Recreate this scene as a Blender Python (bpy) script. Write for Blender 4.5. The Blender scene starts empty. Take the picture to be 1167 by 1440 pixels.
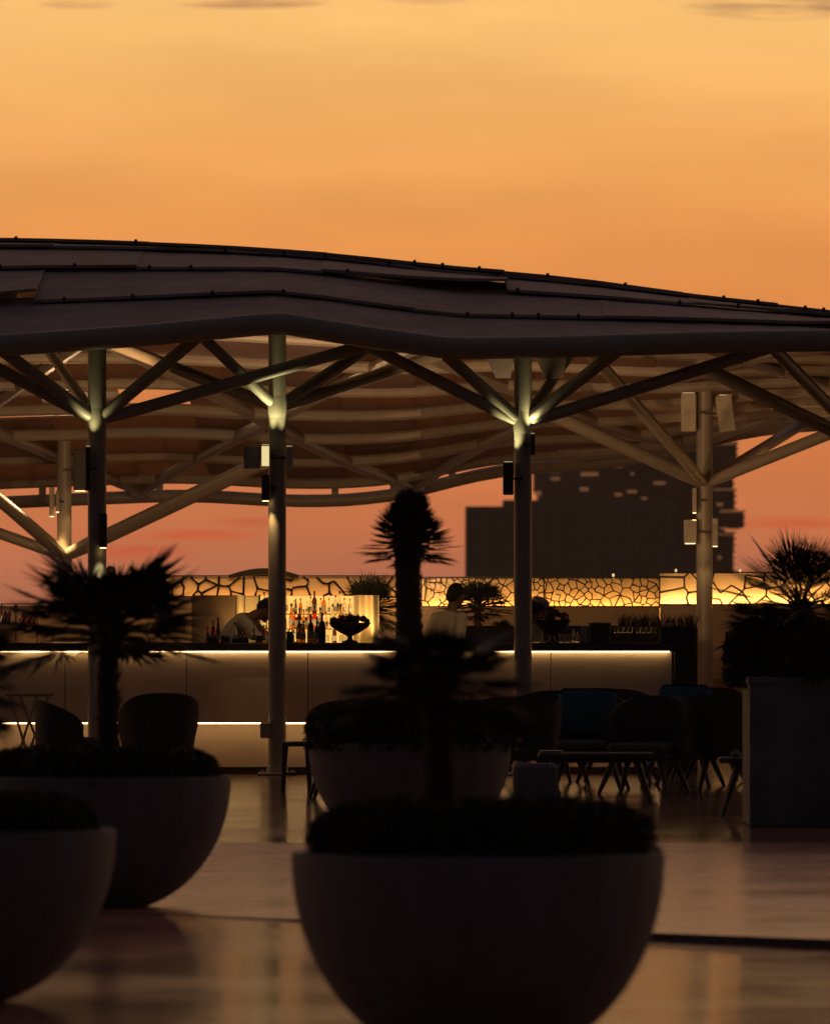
import bpy, math, random
from mathutils import Vector, Matrix, Quaternion
R = math.radians
random.seed(7)
F = 12000.0; CX = 583.5; HY = 860.0; EYE = 1.62
scene = bpy.context.scene
col = scene.collection

def P(x, y, d):
    return Vector(((x-CX)*d/F, d, EYE+(HY-y)*d/F))
def X(x, d): return (x-CX)*d/F
def Zp(y, d): return EYE+(HY-y)*d/F

# ------------------------------------------------------------------ materials
def lin(r, g, b):
    f = lambda c: (c/255/12.92) if c/255 <= .04045 else ((c/255+.055)/1.055)**2.4
    return (f(r), f(g), f(b), 1)
def mat(name, color, rough=.6, metal=0, var=.25, scale=6, bump=.0, bscale=40, stretch=None, spec=.5, emis=None, estr=0, trans=0, ior=1.45, sss=0, coat=0):
    m = bpy.data.materials.new(name); m.use_nodes = True
    nt = m.node_tree; b = nt.nodes['Principled BSDF']
    c = color if len(color) == 4 else (*color, 1)
    tc = nt.nodes.new('ShaderNodeTexCoord'); mp = nt.nodes.new('ShaderNodeMapping')
    nt.links.new(tc.outputs['Object'], mp.inputs[0])
    if stretch: mp.inputs['Scale'].default_value = stretch
    n = nt.nodes.new('ShaderNodeTexNoise'); n.inputs['Scale'].default_value = scale; n.inputs['Detail'].default_value = 6
    nt.links.new(mp.outputs[0], n.inputs['Vector'])
    r = nt.nodes.new('ShaderNodeValToRGB')
    r.color_ramp.elements[0].position = .3; r.color_ramp.elements[1].position = .7
    r.color_ramp.elements[0].color = (*[v*(1-var) for v in c[:3]], 1)
    r.color_ramp.elements[1].color = (*[min(1, v*(1+var)) for v in c[:3]], 1)
    nt.links.new(n.outputs[0], r.inputs[0]); nt.links.new(r.outputs[0], b.inputs['Base Color'])
    mr = nt.nodes.new('ShaderNodeMapRange'); mr.inputs[3].default_value = max(0, rough*.8); mr.inputs[4].default_value = min(1, rough*1.25)
    nt.links.new(n.outputs[0], mr.inputs[0]); nt.links.new(mr.outputs[0], b.inputs['Roughness'])
    b.inputs['Metallic'].default_value = metal
    b.inputs['Specular IOR Level'].default_value = spec
    b.inputs['IOR'].default_value = ior
    b.inputs['Transmission Weight'].default_value = trans
    b.inputs['Coat Weight'].default_value = coat
    if bump:
        n2 = nt.nodes.new('ShaderNodeTexNoise'); n2.inputs['Scale'].default_value = bscale; n2.inputs['Detail'].default_value = 4
        nt.links.new(mp.outputs[0], n2.inputs['Vector'])
        bp = nt.nodes.new('ShaderNodeBump'); bp.inputs['Strength'].default_value = bump; bp.inputs['Distance'].default_value = .02
        nt.links.new(n2.outputs[0], bp.inputs['Height']); nt.links.new(bp.outputs[0], b.inputs['Normal'])
    if emis:
        b.inputs['Emission Color'].default_value = (*emis[:3], 1); b.inputs['Emission Strength'].default_value = estr
    return m
M = {}
M['steel'] = mat('painted_steel', (.38, .33, .25), .42, var=.08, bump=.05)
M['roof_front'] = mat('weathered_roof_shell', (.43, .34, .30), .7, var=.3, scale=1.6, bump=.3, bscale=7)
M['roof_panel'] = mat('weathered_roof_panel', (.40, .30, .27), .7, var=.22, scale=1.2, bump=.15, bscale=9)
def translucent(m, amt, tint):
    nt = m.node_tree; b = nt.nodes['Principled BSDF']; o = nt.nodes['Material Output']
    t = nt.nodes.new('ShaderNodeBsdfTranslucent'); t.inputs[0].default_value = (*tint, 1)
    mx = nt.nodes.new('ShaderNodeMixShader')
    oi = nt.nodes.new('ShaderNodeObjectInfo'); mr = nt.nodes.new('ShaderNodeMapRange'); mr.inputs[3].default_value = amt*.45; mr.inputs[4].default_value = amt*1.5
    nt.links.new(oi.outputs['Random'], mr.inputs[0]); nt.links.new(mr.outputs[0], mx.inputs[0])
    nt.links.new(b.outputs[0], mx.inputs[1]); nt.links.new(t.outputs[0], mx.inputs[2]); nt.links.new(mx.outputs[0], o.inputs[0])
translucent(M['roof_panel'], .58, (.85, .56, .30))
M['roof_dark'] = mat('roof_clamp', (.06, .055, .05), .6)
M['planter'] = mat('grey_cast_concrete', (.150, .158, .185), .75, var=.16, scale=3.5, stretch=(2.5, 2.5, .6), bump=.15, bscale=25)
M['planterbox'] = mat('grey_box_concrete', (.17, .165, .18), .7, var=.2, scale=3, bump=.08)
M['soil'] = mat('soil', (.03, .022, .016), .95, bump=.5)
M['hedge'] = mat('hedge_leaf', (.03, .038, .022), .6, var=.5, scale=9)
M['palm'] = mat('palm_leaf', (.026, .032, .017), .55, var=.4, scale=5)
M['trunk'] = mat('palm_trunk_fibre', (.07, .05, .035), .95, var=.5, scale=14, bump=.8, bscale=60)
M['plaster'] = mat('bar_front_plaster', (.58, .46, .33), .6, var=.07, scale=2, bump=.06, bscale=12)
M['counter'] = mat('dark_stone_counter', (.06, .045, .035), .35, var=.3, scale=8)
M['wall'] = mat('warm_plaster_wall', (.32, .22, .13), .75, var=.12, scale=3, bump=.1)
M['brownpanel'] = mat('brown_panel', (.16, .10, .055), .6, var=.1)
M['cream'] = mat('cream_wall_panel', (.70, .54, .30), .6, var=.06, scale=2)
M['tracery'] = mat('dark_bronze_tracery', (.035, .028, .022), .5, metal=.4)
M['wicker'] = mat('dark_wicker', (.05, .036, .028), .75, var=.4, scale=40, bump=.7, bscale=120)
M['darkwood'] = mat('dark_stained_wood', (.05, .037, .03), .5, var=.3, stretch=(1, 1, 12))
M['lightwood'] = mat('pale_wood', (.42, .28, .16), .5, var=.2)
M['blue'] = mat('blue_cushion_fabric', (.02, .10, .14), .9, var=.15, bump=.3, bscale=90)
M['taupe'] = mat('taupe_cushion_fabric', (.13, .10, .085), .9, var=.15, bump=.3, bscale=90)
M['shirt'] = mat('cream_cotton_shirt', (.62, .52, .38), .85, var=.06, bump=.25, bscale=14)
M['trouser'] = mat('black_trouser', (.03, .028, .03), .85)
M['skin'] = mat('skin', (.26, .14, .085), .55, var=.08)
M['hair'] = mat('black_hair', (.012, .01, .009), .6, bump=.5, bscale=120)
M['cap'] = mat('pale_cap_cloth', (.5, .42, .34), .85)
M['darkmetal'] = mat('dark_fixture_metal', (.05, .045, .04), .5, metal=.3)
M['fixture'] = mat('pale_fixture_metal', (.58, .52, .38), .45)
M['steelplate'] = mat('brushed_steel', (.35, .32, .30), .3, metal=.9)
M['facade'] = mat('far_facade_concrete', (.14, .12, .115), .85, var=.15, scale=.06)
M['facade2'] = mat('far_balcony_slab', (.16, .135, .12), .85, var=.15, scale=.06)
M['glassdark'] = mat('far_window_glass', (.05, .045, .05), .15, var=.2, scale=.1)
M['winlit'] = mat('lit_window', (.8, .5, .3), .5, emis=(1, .40, .15), estr=.15)
M['hill'] = mat('scrub_ground', (.05, .045, .035), .95, scale=.01, var=.4)
LED = (1, .66, .26)
M['led'] = mat('led_strip', (1, .8, .5), .5, emis=(1, .62, .27), estr=9.5)
M['led_low'] = mat('led_strip_low', (1, .8, .5), .5, emis=(1, .62, .27), estr=9.5)
M['led_screen'] = mat('led_screen_strip', (1, .8, .5), .5, emis=(1, .55, .16), estr=9)
M['backlit'] = mat('backlit_shelf_panel', (.9, .6, .3), .5, emis=(1, .52, .13), estr=1.15, var=.2, scale=9)
M['lens_up'] = mat('lamp_lens_frosted', (1, .9, .6), .5, emis=(1, .85, .4), estr=.35)
M['glow'] = mat('lamp_diffuser', (1, .9, .6), .5, emis=(1, .80, .36), estr=.85)
M['lens'] = mat('lamp_lens', (1, .9, .6), .4, emis=(1, .72, .34), estr=3.0)
def glassmat(n, c, r=.08, a=.0):
    return mat(n, c, r, trans=.92, var=.1)
M['g_amber'] = glassmat('amber_glass', (.75, .28, .05))
M['g_red'] = glassmat('red_glass', (.75, .04, .03))
M['g_green'] = glassmat('green_glass', (.12, .5, .12))
M['g_clear'] = glassmat('clear_glass', (.95, .9, .75))
M['g_dark'] = glassmat('dark_glass', (.10, .04, .02))
M['label'] = mat('paper_label', (.65, .58, .42), .8)
M['fruit_red'] = mat('red_fruit_skin', (.28, .035, .02), .4)
M['fruit_green'] = mat('green_fruit_skin', (.12, .2, .03), .4)
M['bowl'] = mat('dark_bowl_glaze', (.04, .025, .02), .3)

# ------------------------------------------------------------------ mesh builder
class MB:
    def __init__(s): s.v = []; s.f = []; s.mi = []; s.cur = 0
    def add(s, vs, fs):
        o = len(s.v); s.v += [tuple(v) for v in vs]
        for f in fs: s.f.append(tuple(i+o for i in f)); s.mi.append(s.cur)
    def box(s, a, b, bev=0):
        x0, y0, z0 = [min(a[i], b[i]) for i in range(3)]; x1, y1, z1 = [max(a[i], b[i]) for i in range(3)]
        if bev <= 0:
            vs = [(x0, y0, z0), (x1, y0, z0), (x1, y1, z0), (x0, y1, z0), (x0, y0, z1), (x1, y0, z1), (x1, y1, z1), (x0, y1, z1)]
            s.add(vs, [(0, 3, 2, 1), (4, 5, 6, 7), (0, 1, 5, 4), (1, 2, 6, 5), (2, 3, 7, 6), (3, 0, 4, 7)])
        else:
            c = Vector(((x0+x1)/2, (y0+y1)/2, (z0+z1)/2)); h = Vector(((x1-x0)/2, (y1-y0)/2, (z1-z0)/2))
            s.rbox(c, h, Matrix.Identity(3), bev)
    def rbox(s, c, h, rot, bev=.01):
        b = min(bev, min(h)*.9)
        rings = []
        for (ins, z) in ((b, -h.z), (0, -h.z+b), (0, h.z-b), (b, h.z)):
            xs, ys = h.x-ins, h.y-ins; k = b
            pts = [(-xs+k, -ys), (xs-k, -ys), (xs, -ys+k), (xs, ys-k), (xs-k, ys), (-xs+k, ys), (-xs, ys-k), (-xs, -ys+k)]
            rings.append([Vector(c)+rot@Vector((p[0], p[1], z)) for p in pts])
        s.loft(rings, True, True)
    def loft(s, rings, cap0=True, cap1=True, closed=True):
        n = len(rings[0]); vs = [p for r in rings for p in r]; fs = []
        for i in range(len(rings)-1):
            for j in range(n if closed else n-1):
                a = i*n+j; b_ = i*n+(j+1) % n
                fs.append((a, b_, b_+n, a+n))
        if cap0: fs.append(tuple(range(n-1, -1, -1)))
        if cap1: fs.append(tuple(range((len(rings)-1)*n, len(rings)*n)))
        s.add(vs, fs)
    def tube(s, pts, r, n=14, cap=True):
        pts = [Vector(p) for p in pts]
        rs = r if isinstance(r, (list, tuple)) else [r]*len(pts)
        rings = []
        up = None
        for i, p in enumerate(pts):
            d = (pts[min(i+1, len(pts)-1)]-pts[max(i-1, 0)]).normalized()
            ref = Vector((0, 0, 1)) if abs(d.z) < .95 else Vector((1, 0, 0))
            a = d.cross(ref).normalized(); b_ = a.cross(d)
            rings.append([p+(a*math.cos(t)+b_*math.sin(t))*rs[i] for t in [2*math.pi*k/n for k in range(n)]])
        s.loft(rings, cap, cap)
    def lathe(s, prof, c=(0, 0, 0), n=32, cap0=True, cap1=True, sx=1, sy=1):
        c = Vector(c)
        s.loft([[c+Vector((r*sx*math.cos(2*math.pi*k/n), r*sy*math.sin(2*math.pi*k/n), z)) for k in range(n)] for r, z in prof], cap0, cap1)
    def ell(s, c, r, n=14, m=9, rot=None):
        c = Vector(c); r = Vector(r) if not isinstance(r, (int, float)) else Vector((r, r, r))
        rings = []
        for i in range(1, m):
            th = math.pi*i/m
            ring = []
            for k in range(n):
                ph = 2*math.pi*k/n
                v = Vector((r.x*math.sin(th)*math.cos(ph), r.y*math.sin(th)*math.sin(ph), -r.z*math.cos(th)))
                ring.append(c+(rot@v if rot else v))
            rings.append(ring)
        s.loft(rings, True, True)
    def quad(s, a, b, c, d): s.add([a, b, c, d], [(0, 1, 2, 3)])
    def plate(s, a, b, c, d, th):
        a, b, c, d = [Vector(q) for q in (a, b, c, d)]
        n = (b-a).cross(d-a).normalized()*th
        s.add([a, b, c, d, a-n, b-n, c-n, d-n], [(0, 1, 2, 3), (7, 6, 5, 4), (0, 4, 5, 1), (1, 5, 6, 2), (2, 6, 7, 3), (3, 7, 4, 0)])
    def build(s, name, m, parent=None, smooth=35, loc=None):
        me = bpy.data.meshes.new(name)
        vs = s.v
        if loc is not None: vs = [(v[0]-loc[0], v[1]-loc[1], v[2]-loc[2]) for v in vs]
        me.from_pydata(vs, [], s.f)
        ms = m if isinstance(m, (list, tuple)) else [m]
        for mm in ms: me.materials.append(mm)
        if len(ms) > 1: me.polygons.foreach_set('material_index', s.mi)
        if smooth:
            me.polygons.foreach_set('use_smooth', [True]*len(me.polygons))
            me.set_sharp_from_angle(angle=R(smooth))
        me.update()
        o = bpy.data.objects.new(name, me); col.objects.link(o)
        if loc is not None and parent is None: o.location = loc
        if parent:
            o.parent = parent
            if loc is None:
                o.location = -parent.location if not parent.get('_local') else (0, 0, 0)
            elif not parent.get('_local'): o.location = Vector(loc)-parent.location
        return o
def tag(o, label=None, cat=None, group=None, kind=None):
    if label: o['label'] = label
    if cat: o['category'] = cat
    if group: o['group'] = group
    if kind: o['kind'] = kind
    return o
def thing(name, loc, label, cat, group=None, rz=0, local=False):
    o = bpy.data.objects.new(name, None); col.objects.link(o); o.location = loc; o.rotation_euler = (0, 0, rz)
    o.empty_display_size = .1
    tag(o, label, cat, group)
    if local or rz: LOCAL.add(o.name)
    return o
LOCAL = set()
# simple approach: parts are built in the thing's own local space when origin-based, else world
def part(mb, name, m, parent, world=True, smooth=35):
    """world=True: mesh coordinates are world coordinates"""
    if world:
        root = parent; off = Vector((0, 0, 0))
        while root is not None: off += root.location; root = root.parent
        mb.v = [tuple(Vector(v)-off) for v in mb.v]
    me_o = MB.build(mb, name, m, None, smooth)
    me_o.parent = parent
    return me_o
def copy_tree(o, parent=None):
    c = o.copy(); col.objects.link(c); c.parent = parent
    for ch in list(o.children): copy_tree(ch, c)
    return c

# ------------------------------------------------------------------ camera
cam = bpy.data.cameras.new('camera'); co = bpy.data.objects.new('camera', cam); col.objects.link(co)
co.location = (0, 0, EYE); co.rotation_euler = (R(90), 0, 0)
cam.sensor_fit = 'VERTICAL'; cam.sensor_height = 36; cam.sensor_width = 36*1167/1440
cam.lens = F/1440*36; cam.shift_y = (HY-720)/1440
cam.clip_start = .5; cam.clip_end = 20000
cam.dof.use_dof = True; cam.dof.focus_distance = 88; cam.dof.aperture_fstop = 6.3
scene.camera = co

# ------------------------------------------------------------------ world: dusk sky
w = bpy.data.worlds.new('World'); scene.world = w; w.use_nodes = True
nt = w.node_tree; nt.nodes.clear()
N = lambda t: nt.nodes.new(t)
L = lambda a, b: nt.links.new(a, b)
def math_(op, a, b=None, clamp=False):
    n = N('ShaderNodeMath'); n.operation = op; n.use_clamp = clamp
    for i, v in enumerate((a, b)):
        if v is None: continue
        if isinstance(v, (int, float)): n.inputs[i].default_value = v
        else: L(v, n.inputs[i])
    return n.outputs[0]
def ramp(fac, stops):
    r = N('ShaderNodeValToRGB'); L(fac, r.inputs[0])
    e = r.color_ramp.elements
    for i, (p, c) in enumerate(stops):
        if i < 2: k = e[i]; k.position = p
        else: k = e.new(p)
        k.color = (*c[:3], 1)
    return r.outputs[0]
def mix(fac, a, b, mode='MIX'):
    n = N('ShaderNodeMix'); n.data_type = 'RGBA'; n.blend_type = mode
    if isinstance(fac, (int, float)): n.inputs[0].default_value = fac
    else: L(fac, n.inputs[0])
    for i, v in ((6, a), (7, b)):
        if isinstance(v, tuple): n.inputs[i].default_value = (*v[:3], 1)
        else: L(v, n.inputs[i])
    return n.outputs[2]
tc = N('ShaderNodeTexCoord'); sp = N('ShaderNodeSeparateXYZ'); L(tc.outputs['Generated'], sp.inputs[0])
x_, y_, z_ = sp.outputs
def zy(y): return (HY-y)/F
def T(y, c):
    z = max(.0001, zy(y)); k = math.exp(min(3000, 75/z)*.00011*.85)*1.02
    return (zy(y)*10, tuple(v*k for v in c[:3]))
low = ramp(math_('MULTIPLY', z_, 10, True), [
    T(859, lin(160, 95, 70)), T(800, lin(182, 107, 75)), T(745, lin(196, 111, 70)), T(640, lin(212, 121, 68)),
    T(450, lin(224, 137, 71)), T(330, lin(233, 151, 80)), T(180, lin(242, 172, 96)), T(30, lin(250, 192, 114)), (.9, lin(252, 199, 124)), (1, lin(252, 199, 126))])
high = ramp(z_, [(0.09, lin(250, 198, 124)), (.17, (.82, .42, .21)), (.30, (.36, .19, .14)), (.5, (.095, .066, .060)), (1, (.035, .031, .040))])
front = mix(math_('GREATER_THAN', z_, .09), low, high)
back = ramp(math_('ADD', z_, 0, True), [(0, (.0115, .0100, .0145)), (.2, (.0125, .0115, .017)), (1, (.035, .031, .040))])
az = N('ShaderNodeMapRange'); az.interpolation_type = 'SMOOTHSTEP'; L(y_, az.inputs[0]); az.inputs[1].default_value = -.1; az.inputs[2].default_value = .8
sky = mix(az.outputs[0], back, front)
# darken sky to the right a touch and clouds streaks (direction based: a real band of cloud far away)
u = math_('DIVIDE', x_, math_('MAXIMUM', y_, .01)); v = math_('DIVIDE', z_, math_('MAXIMUM', y_, .01))
cb = N('ShaderNodeCombineXYZ'); L(math_('MULTIPLY', u, 60), cb.inputs[0]); L(math_('MULTIPLY', v, 900), cb.inputs[1])
cn = N('ShaderNodeTexNoise'); cn.inputs['Scale'].default_value = 1; cn.inputs['Detail'].default_value = 6; L(cb.outputs[0], cn.inputs['Vector'])
cb2 = N('ShaderNodeCombineXYZ'); L(math_('MULTIPLY', u, 18), cb2.inputs[0]); L(math_('MULTIPLY', v, 90), cb2.inputs[1])
cn2 = N('ShaderNodeTexNoise'); cn2.inputs['Scale'].default_value = 1; cn2.inputs['Detail'].default_value = 3; L(cb2.outputs[0], cn2.inputs['Vector'])
soft = N('ShaderNodeMapRange'); L(cn2.outputs[0], soft.inputs[0]); soft.inputs[1].default_value = .35; soft.inputs[2].default_value = .65; soft.inputs[3].default_value = .91; soft.inputs[4].default_value = 1.04
sm = N('ShaderNodeVectorMath'); sm.operation = 'SCALE'; L(sky, sm.inputs[0]); L(soft.outputs[0], sm.inputs['Scale'])
cur = sm.outputs[0]
def cloud(cur, x, y, hw, hh, color, amt, th=.5):
    du = math_('DIVIDE', math_('SUBTRACT', u, (x-CX)/F), hw/F); dv = math_('DIVIDE', math_('SUBTRACT', v, (HY-y)/F), hh/F)
    q = math_('ADD', math_('MULTIPLY', du, du), math_('MULTIPLY', dv, dv))
    fal = math_('SUBTRACT', 1, q, True)
    nn = N('ShaderNodeMapRange'); L(cn.outputs[0], nn.inputs[0]); nn.inputs[1].default_value = th-.14; nn.inputs[2].default_value = th+.14
    g = math_('GREATER_THAN', y_, .3)
    fac = math_('MULTIPLY', math_('MULTIPLY', math_('MULTIPLY', fal, nn.outputs[0]), g), amt, True)
    return mix(fac, cur, color)
cur = cloud(cur, 1100, 10, 150, 20, lin(175, 122, 92), 1.6, .50)
cur = cloud(cur, 350, 4, 120, 10, lin(200, 142, 98), 1.4, .46)
cur = cloud(cur, 110, 6, 60, 8, lin(215, 155, 104), 1.0, .44)
cur = cloud(cur, 600, 1, 70, 6, lin(215, 155, 104), 1.0, .44)
cur = cloud(cur, 1120, 736, 110, 12, lin(228, 108, 66), 1.0, .40)
cur = cloud(cur, 270, 752, 110, 10, lin(226, 106, 66), 1.3, .47)
cur = cloud(cur, 200, 778, 90, 16, lin(220, 100, 66), 1.0, .44)
cur = cloud(cur, 350, 735, 60, 8, lin(216, 104, 68), 1.0, .45)
# nishita twilight contribution (very weak, sun just below the horizon behind the terrace)
ns = N('ShaderNodeTexSky'); ns.sky_type = 'NISHITA'; ns.sun_disc = False; ns.sun_elevation = R(1); ns.sun_rotation = R(0)
add = mix(.0, cur, ns.outputs[0])
bg = N('ShaderNodeBackground'); L(cur, bg.inputs[0]); bg.inputs[1].default_value = 1.0
out = N('ShaderNodeOutputWorld'); L(bg.outputs[0], out.inputs[0])

# ------------------------------------------------------------------ ground
def sheet(name, pts, m, label=None):
    mb = MB(); mb.add(pts, [tuple(range(len(pts)))])
    o = mb.build(name, m, smooth=0); o['kind'] = 'structure'
    if label: o['label'] = label
    return o
def floormat(name, c, rough, spec, bmp, tile, grout=.35):
    m = bpy.data.materials.new(name); m.use_nodes = True
    nt = m.node_tree; b = nt.nodes['Principled BSDF']; b.inputs['Specular IOR Level'].default_value = spec
    tc = nt.nodes.new('ShaderNodeTexCoord')
    mp = nt.nodes.new('ShaderNodeMapping'); nt.links.new(tc.outputs['Object'], mp.inputs[0]); mp.inputs['Rotation'].default_value = (0, 0, R(-1.5))
    br = nt.nodes.new('ShaderNodeTexBrick'); nt.links.new(mp.outputs[0], br.inputs[0])
    br.inputs['Scale'].default_value = 1; br.inputs['Brick Width'].default_value = tile[0]; br.inputs['Row Height'].default_value = tile[1]
    br.inputs['Mortar Size'].default_value = .012; br.inputs['Mortar Smooth'].default_value = .2
    br.inputs['Color1'].default_value = (.8, .8, .8, 1); br.inputs['Color2'].default_value = (1.15, 1.1, 1.05, 1); br.inputs['Mortar'].default_value = (grout, grout, grout, 1)
    n = nt.nodes.new('ShaderNodeTexNoise'); n.inputs['Scale'].default_value = .5; n.inputs['Detail'].default_value = 8; n.inputs['Roughness'].default_value = .65
    mp2 = nt.nodes.new('ShaderNodeMapping'); nt.links.new(tc.outputs['Object'], mp2.inputs[0]); mp2.inputs['Scale'].default_value = (1.2, 1, 1)
    nt.links.new(mp2.outputs[0], n.inputs['Vector'])
    mx = nt.nodes.new('ShaderNodeMix'); mx.data_type = 'RGBA'; mx.blend_type = 'MULTIPLY'; mx.inputs[0].default_value = 1
    rp = nt.nodes.new('ShaderNodeValToRGB'); nt.links.new(n.outputs[0], rp.inputs[0]); rp.color_ramp.elements[0].position = .32; rp.color_ramp.elements[1].position = .68
    rp.color_ramp.elements[0].color = (c[0]*.65, c[1]*.65, c[2]*.65, 1); rp.color_ramp.elements[1].color = (*c, 1)
    nt.links.new(rp.outputs[0], mx.inputs[6]); nt.links.new(br.outputs[0], mx.inputs[7]); nt.links.new(mx.outputs[2], b.inputs['Base Color'])
    mr = nt.nodes.new('ShaderNodeMapRange'); nt.links.new(n.outputs[0], mr.inputs[0]); mr.inputs[1].default_value = .3; mr.inputs[2].default_value = .7
    mr.inputs[3].default_value = rough*.75; mr.inputs[4].default_value = rough*1.35
    nt.links.new(mr.outputs[0], b.inputs['Roughness'])
    bp = nt.nodes.new('ShaderNodeBump'); bp.inputs['Strength'].default_value = bmp; bp.inputs['Distance'].default_value = .004
    n3 = nt.nodes.new('ShaderNodeTexNoise'); n3.inputs['Scale'].default_value = 2.2; n3.inputs['Detail'].default_value = 3; nt.links.new(tc.outputs['Object'], n3.inputs['Vector'])
    nt.links.new(n3.outputs[0], bp.inputs['Height']); nt.links.new(bp.outputs[0], b.inputs['Normal'])
    return m
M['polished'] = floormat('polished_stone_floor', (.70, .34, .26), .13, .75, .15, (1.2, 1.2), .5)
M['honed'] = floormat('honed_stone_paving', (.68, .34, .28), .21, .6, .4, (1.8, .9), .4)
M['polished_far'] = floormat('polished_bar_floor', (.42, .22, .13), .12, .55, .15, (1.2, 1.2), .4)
# step edge line: from (left) 46 m to (right) 42.1 m
def edge_y(x): return 46 + (x+1.66)/(2.05+1.66)*(42.15-46)
def step_h(x): return max(0.0, min(.05, .006+(x+.9)/3.0*.05))
xs = [-30, -6, -3, -1.66, -.8, 0, .6, 1.2, 2.05, 3.5, 6, 30]
lo = MB(); hi = MB(); rs_ = MB()
for a, b_ in zip(xs[:-1], xs[1:]):
    ea, eb = edge_y(max(-6, min(6, a))), edge_y(max(-6, min(6, b_)))
    lo.quad((a, -15, -step_h(a)), (b_, -15, -step_h(b_)), (b_, eb, -step_h(b_)), (a, ea, -step_h(a)))
    hi.quad((a, ea, 0), (b_, eb, 0), (b_, 59.8, 0), (a, 59.8, 0))
    rs_.quad((a, ea-.003, -step_h(a)-.02), (b_, eb-.003, -step_h(b_)-.02), (b_, eb-.003, -.002), (a, ea-.003, -.002))
tag(lo.build('floor', M['polished'], smooth=0), kind='structure')
tag(hi.build('paving', M['honed'], smooth=0), kind='structure')
tag(rs_.build('step_riser', mat('step_riser_stone', (.06, .06, .075), .7), smooth=0), kind='structure')
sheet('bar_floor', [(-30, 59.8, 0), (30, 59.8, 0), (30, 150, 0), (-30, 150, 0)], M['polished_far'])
sheet('ground', [(-1400, -500, -.6), (1400, -500, -.6), (1400, 3000, -.6), (-1400, 3000, -.6)], M['hill'])
rm = MB()
for (a, b_) in (((-30, -15), (30, -15)), ((30, -15), (30, 150)), ((30, 150), (-30, 150)), ((-30, 150), (-30, -15))):
    rm.quad((a[0], a[1], -.62), (b_[0], b_[1], -.62), (b_[0], b_[1], -.001), (a[0], a[1], -.001))
tag(rm.build('terrace_edge', M['hill'], smooth=0), kind='structure')
# low hills on the horizon right
hm = MB(); n = 160
top = []
for i in range(n+1):
    x = -800+i*10
    top.append(2.5+18*math.exp(-((x-84)/17)**2)+5*math.exp(-((x-130)/45)**2)+.6*math.sin(i*1.7)+.4*math.sin(i*.63)+.5*math.sin(i*3.1) if x > 20 else 1)
for i in range(n):
    x0, x1 = -800+i*10, -790+i*10
    hm.quad((x0, 2600, -1), (x1, 2600, -1), (x1, 2700, top[i+1]), (x0, 2700, top[i]))
    hm.quad((x0, 2700, top[i]), (x1, 2700, top[i+1]), (x1, 2950, -1), (x0, 2950, -1))
tag(hm.build('hills', M['hill']), kind='structure')

# ------------------------------------------------------------------ canopy
def interp(pts, x):
    if x <= pts[0][0]: return pts[0][1]
    for (a, ya), (b_, yb) in zip(pts[:-1], pts[1:]):
        if x <= b_:
            t = (x-a)/(b_-a); return ya+(yb-ya)*t
    return pts[-1][1]
FR = [(-500, 512), (-200, 499), (0, 486), (200, 472), (392, 454), (510, 473), (632, 490), (780, 488), (1000, 481), (1167, 479), (1500, 492), (1800, 515)]
RI = [(-500, 352), (-200, 340), (0, 339), (150, 342), (280, 347), (400, 355), (530, 366), (600, 377), (730, 387), (780, 391), (867, 403), (967, 418), (1167, 443), (1500, 485), (1800, 520)]
RE = [(-500, 722), (-200, 716), (0, 706), (250, 696), (420, 706), (530, 701), (600, 688), (680, 664), (770, 656), (870, 650), (950, 632), (1035, 604), (1167, 594), (1500, 590), (1800, 600)]
def interp_s(pts, x, w_=70):
    return sum(interp(pts, x+w_*q/2) for q in (-2, -1, 0, 1, 2))/5
DF, DR = 83.6, 92.0
def DB(x): return 120 - 8*max(0, min(1, (x-600)/500))
def surf(Xw, t):
    xi = CX+F*Xw/(DF+ (t/2)*30)
    zf = Zp(interp(FR, CX+F*Xw/DF), DF); zr = Zp(interp_s(RI, CX+F*Xw/DR), DR)
    xb = CX+F*Xw/116; db = DB(xb); zb = Zp(interp_s(RE, xb, 50), db)
    if t <= 1:
        e = 1-(1-t)**1.7
        return Vector((Xw, DF+(DR-DF)*t, zf+(zr-zf)*e))
    q = t-1
    return Vector((Xw, DR+(db-DR)*q, zr+(zb-zr)*q**1.12))
canopy = thing('canopy', (X(390, 84.2), 84.2, 0), 'wide curved grey canopy roof on branching steel columns over the bar terrace', 'canopy')
rows = [0, .22, .46, .72, .93] + [1+i/10 for i in range(11)]
XW = 1.9
random.seed(11)
cells = []
gridX0, gridN = -7.6, 8
holes = {}
cnt = 0
for j in range(len(rows)-1):
    t0, t1 = rows[j], rows[j+1]
    off = (0 if j % 2 else .95)
    for i in range(gridN):
        a = gridX0+i*XW+off; b_ = a+XW
        if cnt >= 99 and False: continue
        cells.append((j, i, t0, t1, a, b_))
        cnt += 1
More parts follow.
